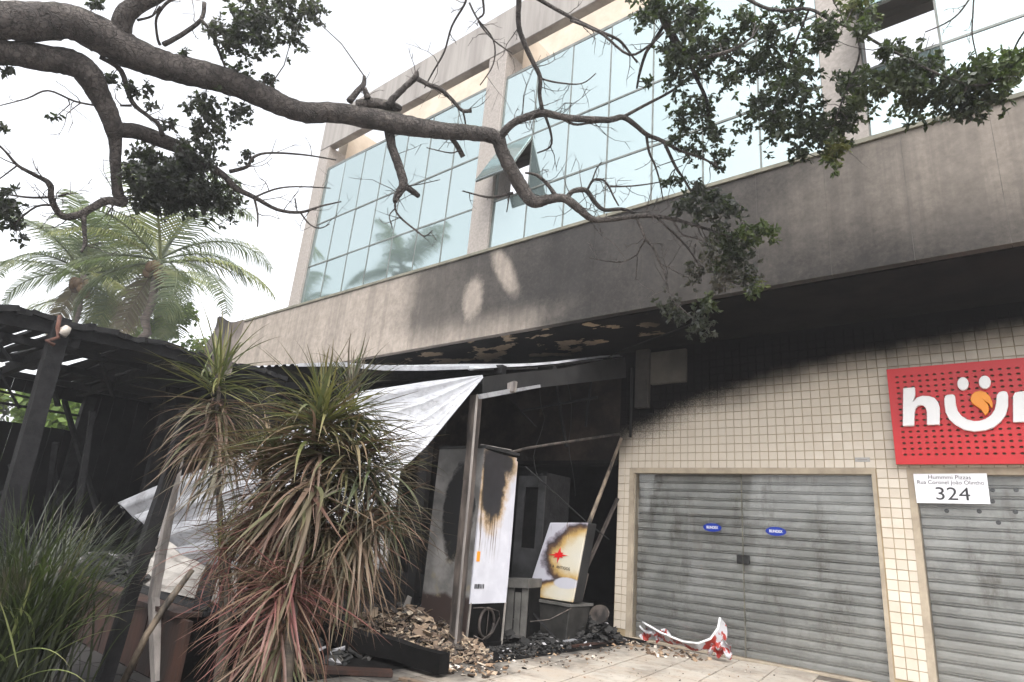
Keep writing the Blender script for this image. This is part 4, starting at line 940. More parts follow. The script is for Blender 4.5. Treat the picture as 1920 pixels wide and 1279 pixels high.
#@@PART3
# ================================================================== STRAP LEAVED PLANTS
def strap_mesh(elev, droop, L=1.0, w=.030, seg=9, twist=0.0):
    vs, fs, uv = [], [], []
    x = z = 0.0; a = elev
    for i in range(seg+1):
        t = i/seg; ww = w*(.45+.55*min(1, t*4))*(1-max(0, (t-.35)/.65)**1.4)+.002
        nx, nz = -math.sin(a), math.cos(a); side = twist*math.sin(t*3)
        for s in (-1, 0, 1):
            lift = .25*ww*abs(s)
            vs.append((x+nx*lift, s*ww*.5+side*t, z+nz*lift)); uv.append(t)
        x += math.cos(a)*L/seg; z += math.sin(a)*L/seg
        a = max(a-droop/seg*(.45+1.3*t), -1.52)
    for i in range(seg):
        for s in (0, 1):
            b = i*3+s; fs.append((b, b+3, b+4, b+1))
    me = bpy.data.meshes.new('leaf'); me.from_pydata(vs, [], fs); me.materials.append(M['strap'])
    u = me.uv_layers.new(name='UVMap')
    for lp in me.loops: u.data[lp.index].uv = (uv[lp.vertex_index], 0)
    me.polygons.foreach_set('use_smooth', [True]*len(fs)); me.update(); return me
STR = {}
for e in range(-60, 91, 15):
    STR[e] = [strap_mesh(R_(e), d, twist=tw) for d, tw in ((.12, .03), (.4, -.05), (.75, .05), (1.3, -.03))]
PAL = {'green': [(.12, .135, .040), (.16, .165, .050), (.075, .095, .032), (.19, .18, .07), (.10, .12, .05)],
       'mix': [(.105, .105, .045), (.145, .105, .055), (.080, .090, .040), (.115, .072, .046), (.16, .130, .070), (.075, .092, .036), (.13, .12, .06)],
       'tan': [(.130, .078, .052), (.150, .100, .070), (.105, .056, .042), (.080, .070, .040), (.175, .130, .090), (.085, .090, .042), (.10, .08, .05)],
       'grey': [(.105, .108, .074), (.135, .122, .088), (.080, .084, .058), (.155, .136, .100), (.078, .098, .046)],
       'red': [(.165, .064, .058), (.135, .050, .046), (.125, .076, .050), (.185, .092, .075), (.105, .085, .048), (.17, .072, .066)]}
leafstuff = {}
def rosette(plant, c, n, L, e0, e1, pal, az=None, wide=1.0, parts=True, spread=.03):
    for _ in range(int(n*(2.9 if plant.name == 'dracaena.001' else 2.0))):
        e = random.uniform(e0, e1); ek = max(-60, min(90, int(round(e/15)*15)))
        me = random.choice(STR[ek]); a = random.uniform(0, 2*math.pi) if az is None else R_(random.uniform(*az))
        s = L*random.uniform(.65, 1.12); cc = (*random.choice(PAL[pal]), 1)
        p = V(c)+V((random.gauss(0, spread), random.gauss(0, spread), random.gauss(0, spread*1.5)))
        cnt = leafstuff.setdefault(plant.name, [0, []])
        if parts and cnt[0] < 292:
            o = inst(me, 'leaf', plant, p, (random.uniform(-.15, .15), random.uniform(-.1, .1), a), (s, s*wide*random.uniform(.75, 1.15), s)); o.color = cc; cnt[0] += 1
        else: cnt[1].append((me, p, a, s, wide, cc))
def flush_leaves(plant, pal):
    cnt = leafstuff.get(plant.name)
    if not cnt or not cnt[1]: return
    vs, fs, uv, tc = [], [], [], []
    for me, p, a, s, w, cc in cnt[1]:
        o = len(vs); ca, sa = math.cos(a), math.sin(a)
        for v in me.vertices:
            x, y, z = v.co.x*s, v.co.y*s*w, v.co.z*s; vs.append(tuple(p+V((x*ca-y*sa, x*sa+y*ca, z))-worldloc(plant)))
        for q in me.polygons: fs.append(tuple(i+o for i in q.vertices))
        uv += [d.uv[0] for d in me.uv_layers[0].data]; tc += list(cc)*len(me.vertices)
    m2 = bpy.data.meshes.new('leaf_mass'); m2.from_pydata(vs, [], fs); m2.materials.append(M['strap'])
    u = m2.uv_layers.new(name='UVMap')
    for i, t in enumerate(uv): u.data[i].uv = (t, 0)
    ca_ = m2.color_attributes.new('leaf_tint', 'FLOAT_COLOR', 'POINT'); ca_.data.foreach_set('color', tc)
    m2.polygons.foreach_set('use_smooth', [True]*len(fs)); m2.update()
    o = bpy.data.objects.new('leaf_mass', m2); col.objects.link(o); o.parent = plant; o.color = (0, 0, 0, 1); tag(o, kind='stuff')
def stem(plant, pts, r0, r1):
    mb = MB(); n = 10; q = [interp(pts, i/n)+V((random.uniform(-.012, .012), random.uniform(-.012, .012), 0)) for i in range(n+1)]
    mb.tube(q, [r0+(r1-r0)*i/n for i in range(n+1)], 7); mb.build('stem', M['stem'], plant, True)
YP = 2.08
grp = 'dracaenas in front of the burnt shop'
d1 = thing('dracaena', 'tall slim dracaena with green spiky head and tan drooping skirt left of the big clump', 'dracaena', (P(420, 1279, YP).x, YP, 0), grp)
top = P(408, 700, 2.2); stem(d1, [V(d1.location), P(420, 1180, YP), P(415, 950, 2.14), P(408, 800, 2.18), top], .024, .016)
rosette(d1, P(408, 705, 2.2), 20, .60, 30, 88, 'green', wide=.9)
rosette(d1, P(408, 725, 2.2), 26, .64, -15, 30, 'green', wide=.9)
rosette(d1, P(408, 765, 2.2), 55, .62, -55, 5, 'tan'); rosette(d1, P(409, 810, 2.18), 40, .60, -60, -20, 'tan')
rosette(d1, P(418, 880, 2.16), 16, .55, -60, -30, 'grey')
flush_leaves(d1, 'tan')
b2 = V((P(512, 1279, 2.12).x, 2.12, 0))
d2 = thing('dracaena', 'largest dracaena, a wide shaggy clump of many green and brown strap leaf heads', 'dracaena', b2, grp)
hA = P(603, 800, 2.2); stem(d2, [b2, P(520, 1150, 2.14), P(560, 980, 2.18), hA], .035, .022)
stem(d2, [P(520, 1150, 2.14), P(500, 1010, 2.1), P(497, 880, 2.12)], .035, .02); stem(d2, [P(548, 1030, 2.17), P(640, 900, 2.3), P(660, 740, 2.4)], .03, .018)
stem(d2, [P(535, 1100, 2.15), P(650, 1040, 2.3), P(685, 985, 2.35)], .03, .02)
rosette(d2, P(600, 785, 2.2), 22, .54, 30, 88, 'green', wide=.95); rosette(d2, P(600, 798, 2.2), 26, .68, -8, 40, 'green'); rosette(d2, P(600, 805, 2.2), 24, .7, -20, 25, 'mix'); rosette(d2, P(520, 850, 2.15), 26, .62, -10, 30, 'mix'); rosette(d2, P(650, 850, 2.3), 26, .6, -15, 30, 'mix')
rosette(d2, P(598, 850, 2.2), 50, .60, -35, 25, 'tan'); rosette(d2, P(585, 905, 2.12), 40, .66, -62, 5, 'tan', wide=1.5)
rosette(d2, P(495, 885, 2.12), 34, .50, 10, 80, 'mix'); rosette(d2, P(497, 915, 2.12), 28, .52, -45, 10, 'tan')
rosette(d2, P(658, 740, 2.42), 22, .40, 30, 85, 'grey'); rosette(d2, P(656, 775, 2.42), 40, .55, -50, 20, 'grey')
rosette(d2, P(690, 900, 2.36), 50, .50, -40, 35, 'grey', parts=False); rosette(d2, P(680, 985, 2.35), 60, .52, -55, 30, 'tan', parts=False)
rosette(d2, P(655, 860, 2.34), 55, .52, -35, 40, 'mix', parts=False); rosette(d2, P(615, 1000, 2.24), 60, .50, -60, 5, 'tan', parts=False)
rosette(d2, P(480, 980, 2.25), 60, .50, -50, 20, 'tan', parts=False); rosette(d2, P(540, 960, 2.12), 50, .5, -55, 15, 'tan', wide=1.3, parts=False); rosette(d2, P(520, 1000, 2.1), 30, .5, -60, 0, 'red', wide=1.2, parts=False); rosette(d2, P(720, 960, 2.5), 40, .45, -55, 10, 'grey', parts=False)
rosette(d2, P(560, 870, 2.3), 45, .52, -30, 40, 'tan', parts=False); rosette(d2, P(650, 1060, 2.32), 45, .42, -60, -20, 'tan', parts=False)
flush_leaves(d2, 'tan')
b3 = V((P(560, 1279, 1.95).x, 1.95, 0))
d3 = thing('dracaena', 'low dracaena with dusky red strap leaves drooping below the big clump', 'dracaena', b3, grp)
stem(d3, [b3, P(548, 1180, 1.97), P(540, 1095, 2.0)], .03, .022); stem(d3, [P(550, 1200, 1.97), P(495, 1080, 2.02), P(497, 1010, 2.05)], .022, .014)
rosette(d3, P(538, 1088, 2.0), 24, .26, 20, 80, 'mix'); rosette(d3, P(538, 1095, 2.0), 44, .44, -25, 35, 'red'); rosette(d3, P(540, 1110, 2.0), 50, .56, -60, -5, 'red'); rosette(d3, P(545, 1060, 2.1), 40, .5, -50, 10, 'tan')
rosette(d3, P(497, 1010, 2.05), 60, .30, -25, 70, 'red'); rosette(d3, P(530, 1190, 1.98), 40, .48, -60, -25, 'tan'); rosette(d3, P(470, 1180, 2.02), 22, .42, -60, -20, 'red')
flush_leaves(d3, 'red')
b4 = V((P(432, 1279, 1.98).x, 1.98, 0))
d4 = thing('dracaena', 'small sparse dracaena with thin reddish leaves low against the white sheet', 'dracaena', b4, grp)
stem(d4, [b4, P(428, 1150, 1.99), P(424, 1030, 2.0)], .028, .014)
rosette(d4, P(424, 1025, 2.0), 26, .32, -10, 75, 'green', wide=.7); rosette(d4, P(424, 1035, 2.0), 26, .42, -50, 10, 'red', wide=.8); rosette(d4, P(425, 1110, 2.0), 22, .34, -40, 40, 'red', wide=.8)
# ---------------- tall grass clump at the left
gb = V((P(0, 1279, 1.25).x-.12, 1.3, 0))
gr = thing('grass_clump', 'tall arching clump of ornamental grass at the left edge below the kiosk post', 'ornamental grass', gb)
mb = MB(); rnd = random.Random(5)
for _ in range(900):
    cx, cy = rnd.gauss(0, .13), rnd.gauss(0, .11); a = rnd.uniform(0, 6.28); L = rnd.uniform(.45, 1.28); el_ = R_(rnd.uniform(66, 90)); dr = rnd.uniform(.3, 2.1)
    p = gb+V((cx, cy, 0)); w = rnd.uniform(.003, .008); x = z = 0.0; n = len(mb.v); seg = 7
    for i in range(seg+1):
        t = i/seg; ww = w*(1-t**2)+.001; c = p+V((x*math.cos(a), x*math.sin(a), z)); s = V((-math.sin(a), math.cos(a), 0))*ww
        mb.v += [c-s, c+s]; x += math.cos(el_)*L/seg; z += math.sin(el_)*L/seg; el_ -= dr/seg*(.3+1.4*t)
    for i in range(seg): mb.face(n+2*i, n+2*i+1, n+2*i+3, n+2*i+2)
tag(mb.build('blades', M['grass'], gr, True, fix=False), kind='stuff')
for k in range(16):
    e = random.choice((30, 45, 60)); o = inst(random.choice(STR[e]), 'leaf', gr, gb+V((random.uniform(.05, .45), random.uniform(-.2, .1), random.uniform(.15, .35))), (0, 0, random.uniform(-1.2, 1.2)), (.5, .55, .5)); o.color = (*random.choice([(.16, .20, .07), (.22, .25, .10), (.12, .16, .06)]), 1)

# ================================================================== THE OVERHANGING TREE
from mathutils import noise as mnoise
rt_ = random.Random(21)
def TD(px): return 6.45+.35*math.sin(px/420.0+1.0) if px < 1150 else 6.45+.35*math.sin(1150/420.0+1.0)+.1*math.sin((px-1150)/120.0)
def spline(pts, k):
    out = []
    for i in range(len(pts)-1):
        p0, p1, p2, p3 = pts[max(i-1, 0)], pts[i], pts[i+1], pts[min(i+2, len(pts)-1)]
        for j in range(k):
            t = j/k; out.append(tuple(.5*((2*b)+(c-a)*t+(2*a-5*b+4*c-d)*t*t+(3*b-a-3*c+d)*t**3) for a, b, c, d in zip(p0, p1, p2, p3)))
    out.append(pts[-1]); return out
tree = thing('overhanging_tree', 'big old tree whose mossy limbs, bare twigs and dark leaf sprays hang across the building', 'tree', (-6.4, -.9, 0))
ALLP = []
def limb(name, pts, k=4, jr=.012, n=9, dz=0.0, tw=0.0, bumps=False):
    q = spline(pts, k); pos, rad = [], []
    ph = rt_.uniform(0, 6)
    for i, (x, y, r) in enumerate(q):
        d = TD(x)+dz*(i/len(q)); r = max(r, .6)
        j = (rt_.random()-.5)*min(r, 8)*.10
        p = Pd(x+j, y+j, d+.006*math.sin(i*.3+ph)); pos.append(p); rad.append(r*(p-CAM).dot(fwd)*.97/F*(1+rt_.uniform(-jr, jr)))
    mb = MB(); mb.tube(pos, rad, n)
    if max(rad) > .02:
        for i_, v_ in enumerate(mb.v):
            r_ = rad[min(i_//n, len(rad)-1)]; c_ = pos[min(i_//n, len(pos)-1)]
            f_ = 1+.07*mnoise.noise(v_*4)+.07*mnoise.noise(v_*14)+.07*mnoise.noise(v_*38)
            mb.v[i_] = c_+(v_-c_)*f_
    o = mb.build(name, M['bark'], tree, True, fix=False)
    ALLP.append((pos, rad, q)); return pos
main = [(-330,120,62),(-200,60,48),(-60,38,38),(60,42,35),(125,41,32),(182,62,34),(233,92,32),(300,120,27),(367,137,26),(433,155,24),(500,185,22),(567,210,20),(633,212,19),(723,227,20),(807,243,17),(890,250,14.5),(930,258,14),(942,286,13),(958,317,13.5),(980,355,14),(1000,378,12),(1033,373,9),(1060,373,8.5),(1087,393,8),(1112,411,6),(1150,411,4.5),(1190,406,4.5),(1226,405,4),(1267,412,3.5),(1327,430,2.5),(1371,445,1.5)]
limb('limb', main, 9, .02, 18)
limb('limb', [(-330,120,52),(-150,95,34),(0,98,24),(67,107,26),(133,118,25),(165,140,24),(187,180,20),(203,212,18),(213,243,16),(216,270,11),(217,317,10),(221,362,10),(229,379,9.5),(200,377,8),(172,390,7),(150,402,7),(117,405,6.5),(97,375,5.5),(93,345,5),(65,328,4),(33,310,3),(6,280,2),(-40,240,1.5)], 8, .02, 16)
limb('branch', [(213,243,14),(260,247,15),(300,262,14),(337,277,13),(367,297,9),(417,327,7),(443,353,6),(477,370,4.5),(520,393,3.5),(563,398,3),(600,387,2),(640,378,1.3)])
limb('branch', [(225,70,18),(231,35,19),(253,12,17),(300,-12,14),(360,-40,10)])
trunkp = Pd(-330, 120, TD(-330))
mb = MB(); tp_ = [V((-6.4, -.9, -.05)), V((-6.4, -.9, .5)), V((-6.35, -.85, 1.8)), trunkp+V((-.05, -.1, -.5)), trunkp+V((.0, .0, .1)), trunkp+V((.05, -.3, 1.2)), trunkp+V((-.2, -.6, 2.6))]
mb.tube([interp(tp_, i/24) for i in range(25)], [.62-.013*i for i in range(25)], 14); mb.build('trunk', M['bark'], tree, True)
sub = [
 [(187,107,4),(227,133,5),(247,190,4.5),(277,217,4),(297,233,4),(305,255,5)],
 [(180,198,2),(140,190,2),(90,170,1.8),(50,185,1.4),(0,198,1)],
 [(247,198,2.5),(225,198,2)],
 [(157,402,5),(158,430,4),(159,457,3.5),(153,472,2.5)],
 [(93,370,2.5),(50,370,2.2),(0,362,1.8)],[(100,385,2.5),(67,388,2),(27,420,1.5)],[(33,310,1.6),(0,335,1.2)],[(110,368,2),(128,362,1.4)],
 [(430,322,4),(463,313,3.5),(473,297,3),(500,287,2.2),(567,290,1.8),(630,300,1.2)],[(477,372,2.5),(483,400,2),(483,425,1.4)],[(477,370,2),(515,355,1.8),(555,350,1.5),(620,353,1)],[(553,372,1.5),(557,395,1.2)],
 [(563,398,2),(580,420,1.6),(600,428,1.3),(618,420,1)],
 [(307,83,5),(337,67,4.5),(377,37,4),(383,5,4)],[(377,37,3.5),(395,60,3),(413,103,2.5),(422,127,1.6)],[(300,84,3),(295,70,2.5),(293,35,2.5),(310,8,3),(330,-5,3)],[(258,38,2.5),(285,30,2),(300,12,2)],
 [(655,190,7),(670,172,6),(682,158,5),(683,143,3)],[(683,165,5),(690,185,7)],[(668,196,9),(700,195,11),(735,200,10),(750,203,6)],
 [(727,197,7),(740,183,6.5),(760,163,6),(779,145,6),(781,134,4)],[(783,148,5),(805,160,4.5),(825,167,4.5),(847,187,4),(866,207,3.5),(884,208,4)],[(868,208,2),(873,235,1.6),(868,258,1.2)],
 [(728,240,10),(735,275,9),(743,297,9),(753,327,9),(756,347,9),(744,368,6.5),(741,378,5)],[(757,347,7),(772,358,6),(784,367,5)],
 [(741,378,2.5),(742,395,2),(755,412,2),(780,432,1.8),(796,443,1.5),(811,432,1)],[(742,390,1.5),(730,405,1.2),(736,428,.9)],[(757,350,1.2),(790,345,1),(825,337,.8)],
 [(846,258,5),(858,275,5),(868,294,5)],[(862,280,1.6),(845,287,1.4),(800,277,1)],
 [(936,258,8),(948,244,8),(962,231,7.5),(987,220,7.5),(1017,212,8),(1047,218,7),(1073,222,6.5),(1140,225,6),(1168,220,5.5),(1192,235,5),(1212,252,4.5),(1241,264,4),(1274,282,3),(1317,297,2.5),(1345,312,1.5)],
 [(1048,218,3),(1075,233,2.6),(1105,231,2),(1140,228,1.5)],
 [(1246,268,3.5),(1267,313,3),(1282,335,2.5),(1295,357,2.5),(1310,372,2)],[(1212,252,3),(1217,285,2.5),(1228,310,2),(1237,340,1.6),(1243,375,1)],[(1166,221,3.5),(1208,198,3),(1257,172,2.6),(1285,150,2.4),(1310,130,2)],
 [(970,-20,6),(973,0,5.5),(973,50,5),(990,97,5),(1004,125,4.5),(1013,147,4.5),(1012,180,4),(1018,210,4.5)],[(1022,216,3),(1033,250,2.4),(1032,275,2),(1007,287,1.4)],[(1013,147,2),(1045,155,1.8),(1090,157,1.3),(1117,138,1)],
 [(875,-5,2.2),(870,10,2.2),(847,50,2),(833,97,1.8),(810,138,1.6),(796,165,1.2)],[(880,5,2),(895,35,1.8),(925,75,1.6),(925,120,1.3),(900,160,1)],[(905,-5,2.5),(907,25,2),(897,40,1.8),(925,75,1.4),(960,100,1.2)],
 [(995,-10,4),(1060,27,3.6),(1095,45,3.2),(1127,60,3),(1160,75,2.8),(1180,98,2.2),(1195,118,1.5)],
 [(1225,-25,9),(1231,0,8.5),(1246,39,8),(1268,79,7),(1290,105,6),(1310,108,4.5),(1334,105,4),(1377,92,3),(1410,70,2)],[(1288,104,4.5),(1303,140,4),(1315,165,3.5),(1325,188,3.2),(1331,227,2.8),(1345,260,2)],[(1246,45,4),(1228,75,3.5),(1211,100,3.2),(1200,135,2.8),(1194,166,2)],[(1070,38,3),(1100,50,2.8),(1132,66,2.6),(1180,103,2.4),(1220,83,2.2),(1245,60,2)],
 [(1385,-12,3.5),(1430,13,3.4),(1470,20,3.2),(1517,17,3),(1561,39,3),(1605,57,2.8),(1649,83,2.6),(1692,105,2.4),(1740,130,2.2),(1790,150,2),(1840,160,1.8),(1890,140,1.5)],
 [(1605,57,2.2),(1612,100,2),(1595,150,2),(1575,200,1.8),(1560,250,1.6),(1560,280,1.4)],[(1517,17,2.2),(1500,60,2.2),(1480,110,2),(1465,160,2),(1450,210,1.8),(1455,240,1.5)],
 [(1826,-8,1.6),(1824,30,1.5),(1823,66,1.4),(1832,109,1)],[(1822,-8,2),(1797,26,1.8),(1770,45,1.6),(1735,60,1.2)],[(1935,40,2),(1910,75,1.8),(1895,110,1.5)],
 [(1193,408,3),(1203,430,3),(1211,448,3),(1225,465,2.6),(1236,490,2.4),(1247,513,2.2),(1252,540,1.8),(1258,560,1.5)],[(1211,448,2),(1200,465,1.8),(1193,478,1.6),(1166,491,1.3),(1135,489,1.1),(1104,483,.8)],[(1195,475,1.2),(1194,500,1),(1192,525,.8)],[(1240,495,1.6),(1265,508,1.4),(1290,520,1.2)],
 [(1232,409,2.2),(1258,433,2.2),(1285,460,2),(1300,480,1.8),(1312,497,1.6),(1345,515,1.3)],[(1262,414,2),(1280,440,1.8),(1310,448,1.6),(1335,462,1.3)],
 [(1062,373,5),(1072,360,5),(1088,356,5.5),(1101,359,5),(1116,380,4.5),(1134,394,4),(1166,392,3.5),(1190,400,3)],[(1101,357,2.5),(1112,338,2.3),(1131,338,2.2),(1143,353,2),(1150,368,1.8),(1160,386,1.5)],[(1143,350,1.8),(1184,349,1.6),(1223,344,1.3),(1252,338,1)],[(1108,345,1.6),(1118,318,1.4),(1128,304,1)],
 [(1040,365,5),(1030,350,4),(1018,337,3.5),(1003,327,3),(985,324,2)],[(962,362,3),(923,370,2.6),(897,366,2),(867,358,1.3)],[(955,365,1.6),(953,380,1.4),(950,398,1)],
 [(1253,338,1.2),(1262,320,1),(1280,310,.8)],
]
for s_ in sub: limb('branch', s_, 4, .015, 7, rt_.uniform(-.25, .25))
# bare twigs along the thinner branches
ntw = 0
mbt = MB(); tcount = 0
for pos, rad, q in ALLP:
    small = [i for i in range(2, len(pos)-1) if rad[i] < .055]
    if not small: continue
    mbt = MB(); m_ct = max(1, int(len(small)/3.4))
    for _ in range(m_ct):
        i = rt_.choice(small); d = (pos[i+1]-pos[i-1]).normalized()
        side = (right*rt_.gauss(0, 1)+down*rt_.gauss(0, 1)+fwd*rt_.gauss(0, .6)).normalized()
        v_ = (d*.6+side*.9).normalized(); L = rt_.uniform(.12, .55); p = pos[i]; pts = [p]; r0 = min(rad[i]*.55, .0055)
        for s in range(5):
            v_ = (v_+V((rt_.gauss(0, .25), rt_.gauss(0, .25), rt_.gauss(.04, .25)))).normalized(); p = p+v_*L/5; pts.append(p)
        mbt.tube(pts, [r0*(1-.16*s) for s in range(6)], 4, False)
        for s in (2, 3, 4):
            if rt_.random() < .6:
                w_ = (v_*.5+V((rt_.gauss(0, .6), rt_.gauss(0, .6), rt_.gauss(.1, .6)))).normalized(); a = pts[s]; l = L*rt_.uniform(.15, .4)
                mbt.tube([a, a+w_*l*.5, a+w_*l+V((0, 0, rt_.gauss(0, .01)))], [r0*.6, r0*.5, r0*.35], 4, False)
    tag(mbt.build('twigs', M['bark'], tree, False, fix=False), kind='stuff'); ntw += 1
CL = [(1211,26,25,25,0),(1240,14,42,24,0),(1282,90,42,48,0),(1300,30,40,28,0),(1268,127,25,40,0),(1316,114,30,25,0),(1351,83,42,30,0),(1404,39,42,26,0),(1440,60,30,24,0),(1482,26,25,25,0),(1552,61,36,30,0),(1535,83,22,18,0),(1600,13,30,26,2),(1622,52,20,22,0),(1452,114,50,36,0),(1487,162,46,45,0),(1426,206,42,40,0),(1456,240,32,30,0),(1500,227,32,32,0),(1364,149,18,20,0),(1400,125,34,24,0),(1544,245,42,36,0),(1565,280,25,30,2),(1504,284,18,22,0),(1592,149,30,25,0),(1622,175,36,36,0),(1600,210,22,26,0),(1575,225,26,24,0),(1692,122,45,35,0),(1736,131,26,30,0),(1700,160,40,26,0),(1727,188,35,42,0),(1789,162,46,40,0),(1832,184,36,36,0),(1841,136,26,26,2),(1812,205,26,22,0),(1889,136,36,40,2),(1911,114,25,16,2),(1660,95,20,16,0),
 (1281,219,25,40,0),(1316,201,22,30,0),(1307,280,20,25,0),(1351,297,18,22,0),(1342,254,15,18,0),(1216,153,11,11,0),(1264,262,12,12,0),(1268,341,18,8,0),(1250,340,10,6,0),(1325,240,12,18,0),
 (1327,379,46,34,1),(1357,397,34,26,1),(1300,372,24,22,1),(1273,388,15,12,1),(1410,430,36,20,2),(1446,436,12,20,2),(1351,451,26,22,0),(1371,474,32,36,0),(1335,470,18,26,1),(1357,504,32,26,0),(1392,510,30,36,1),(1413,537,16,22,2),(1300,516,15,26,1),(1255,570,26,20,1),(1330,573,20,26,0),(1312,608,22,26,1),(1345,534,16,22,1),(1273,593,16,16,1),(1385,450,26,24,0),
 (467,33,46,40,1),(484,60,42,42,1),(434,77,36,36,1),(400,57,15,20,1),(517,10,30,20,1),(551,57,30,30,1),(567,13,36,20,1),(584,30,20,20,1),(451,130,20,15,1),(501,147,18,12,1),(384,207,36,36,1),(390,247,30,46,1),(444,210,26,22,1),(274,297,30,36,1),(334,317,46,32,1),(367,294,32,30,1),(300,350,56,40,1),(340,375,40,30,1),(384,360,50,36,1),(417,383,32,30,1),(280,380,30,26,1),(270,330,26,24,1),(345,345,40,26,1),(207,147,15,15,1),(244,167,12,18,1),(274,163,8,12,1),(284,200,10,8,1),(344,100,8,8,1),(180,3,15,8,1),(107,217,8,5,1),(10,130,15,6,1),(5,385,26,30,1),(17,410,25,20,1),(467,290,12,15,1),(317,230,14,12,1),(5,240,12,10,1),(30,440,14,10,1)]
flat = [p for pos, rad, q in ALLP for p in pos]
q2 = [(proj(p), p) for p in flat]; q2 = [(a, p) for a, p in q2 if a]
for (cx, cy, rx, ry, kind) in CL:
    d = TD(cx)+rt_.uniform(-.2, .25); c = Pd(cx, cy, d); dz_ = (c-CAM).dot(fwd); sx, sy = rx*dz_/F, ry*dz_/F
    mb = MB(); n = int(rx*ry*(.60 if 250 < cx < 440 and cy > 280 else .40 if cx < 620 else .42))+12; tips = max(3, n//9)
    for _ in range(tips):
        a, b, e = rt_.gauss(0, .47), rt_.gauss(0, .47), rt_.gauss(0, .6)
        t = c+right*a*sx+down*b*sy+fwd*e*min(sx, sy)*1.1
        ax_ = (right*rt_.gauss(0, 1)+down*rt_.gauss(.3, 1)+fwd*rt_.gauss(0, 1)).normalized()
        for k in range(10):
            v_ = (ax_*rt_.uniform(.2, 1)+V((rt_.gauss(0, .7), rt_.gauss(0, .7), rt_.gauss(-.1, .7)))).normalized()
            L = rt_.uniform(.028, .068); s = v_.orthogonal(); s.rotate(Matrix.Rotation(rt_.uniform(0, 6.28), 3, v_)); w = L*rt_.uniform(.17, .26)
            o = t+ax_*rt_.uniform(-.03, .03); up = v_.cross(s)*L*rt_.uniform(-.12, .12)
            i0 = len(mb.v); mb.v += [o, o+v_*L*.45+s*w+up, o+v_*L, o+v_*L*.45-s*w+up]; mb.face(i0, i0+1, i0+2, i0+3)
    tag(mb.build('leaf_cluster', M[('leaf', 'leaf_dull', 'leaf_bright')[kind]], tree, False, fix=False), kind='stuff')
    best = min(q2, key=lambda w: (w[0][0]-cx)**2+(w[0][1]-cy)**2)
    if 64 < (best[0][0]-cx)**2+(best[0][1]-cy)**2 < 160**2:
        mb = MB(); a = best[1]; mid = a.lerp(c, .5)+V((rt_.gauss(0, .03), rt_.gauss(0, .03), rt_.gauss(.03, .03))); mb.tube([a, mid, c], [.007, .005, .003], 5, False); mb.build('twig', M['bark'], tree, True, fix=False)

# ================================================================== PALMS AND SHRUBS BEYOND
def frond_mesh(elev, droop, L, mat, rnd, nl=46, lw=.045, ll=.30, wind=0.0):
    mb = MB(); pts = []; x = y = z = 0.0; a = elev
    for i in range(25):
        t = i/24; pts.append((V((x, y, z)), a)); x += math.cos(a)*L/24; z += math.sin(a)*L/24; y += wind*L/24*t; a -= droop/24*(.35+1.4*t)
    mb.tube([p for p, _ in pts], [.05*L/4*(1-i/27) for i in range(25)], 5, False)
    for i in range(nl):
        t = .14+.86*(i+rnd.random()*.5)/nl; p0 = pts[min(int(t*24), 23)]; p = p0[0].lerp(pts[min(int(t*24)+1, 24)][0], t*24-int(t*24)); a = p0[1]
        f = V((math.cos(a), 0, math.sin(a))); l = L*ll*(math.sin(math.pi*min(1, .12+t*.86))**.7+.12)*rnd.uniform(.85, 1.1)
        for s in (-1, 1):
            dr = rnd.uniform(.35, .8); v1 = (f*.55+V((0, s*.9, 0))+V((0, 0, -.15*dr))).normalized(); v2 = (f*.35+V((0, s*.55, 0))+V((0, 0, -.9*dr))).normalized()
            w = f*lw*rnd.uniform(.7, 1.1); m_ = p+v1*l*.5; e = m_+v2*l*.5; n = len(mb.v)
            mb.v += [p-w*.5, p+w*.5, m_+w*.5, m_-w*.5, e]; mb.face(n, n+1, n+2, n+3); mb.face(n+3, n+2, n+4)
    return mb
def palm(base, crown, L, label, mats, seed, n=18, r=.16, emin=-18, emax=82, dry=1, wind=.12, trunk_top=None):
    rnd = random.Random(seed); t = thing('coconut_palm', label, 'palm', base, 'coconut palms around the building')
    mb = MB(); pts = [interp([base, base.lerp(crown, .5)+V((rnd.uniform(-.2, .2), rnd.uniform(-.2, .2), 0)), crown], i/22) for i in range(23)]
    mb.tube(pts, [r*(1.15-.4*i/22)*(1.07 if i % 2 else .95) for i in range(23)], 9); mb.build('trunk', M['palm_trunk'], t, True)
    meshes = []
    for k in range(7):
        mt = M[mats[k % len(mats)]]; el_ = R_(emin+(emax-emin)*k/6)
        o = frond_mesh(el_, rnd.uniform(1.0, 1.9), L*rnd.uniform(.9, 1.1), mt, rnd, wind=rnd.uniform(-wind, wind)).build('frond', mt, None, False, origin=V((0, 0, 0)), fix=False); meshes.append(o.data); bpy.data.objects.remove(o)
    for k in range(n):
        inst(meshes[k % 7], 'frond', t, crown+V((0, 0, rnd.uniform(-.1, .1))), (rnd.uniform(-.2, .2), rnd.uniform(-.1, .1), k*2.39996+rnd.uniform(-.3, .3)), rnd.uniform(.8, 1.08))
    for k in range(dry):
        o = frond_mesh(R_(-55), .6, L*.7, M['palm_dry'], rnd).build('dry_frond', M['palm_dry'], None, False, origin=V((0, 0, 0)), fix=False); o.parent = t; o.location = crown-worldloc(t)+V((0, 0, -.1)); o.rotation_euler = (0, 0, rnd.uniform(0, 6.28))
    for k in range(9):
        a = k*.7; mb = MB(); c = crown+V((.26*math.cos(a)*r/.16, .26*math.sin(a)*r/.16, rnd.uniform(-.55, -.12))); mb.blob(c, .13, (1, 1, 1.25), jit=.05); mb.build('coconut', M['coconut'], t, True)
    return t
c1 = Pd(158, 515, 22); b1 = V((c1.x-.9, c1.y-1.1, 0)); d_ = (Pd(138, 600, 21.8)-c1); b1 = c1+d_*(c1.z/-d_.z)
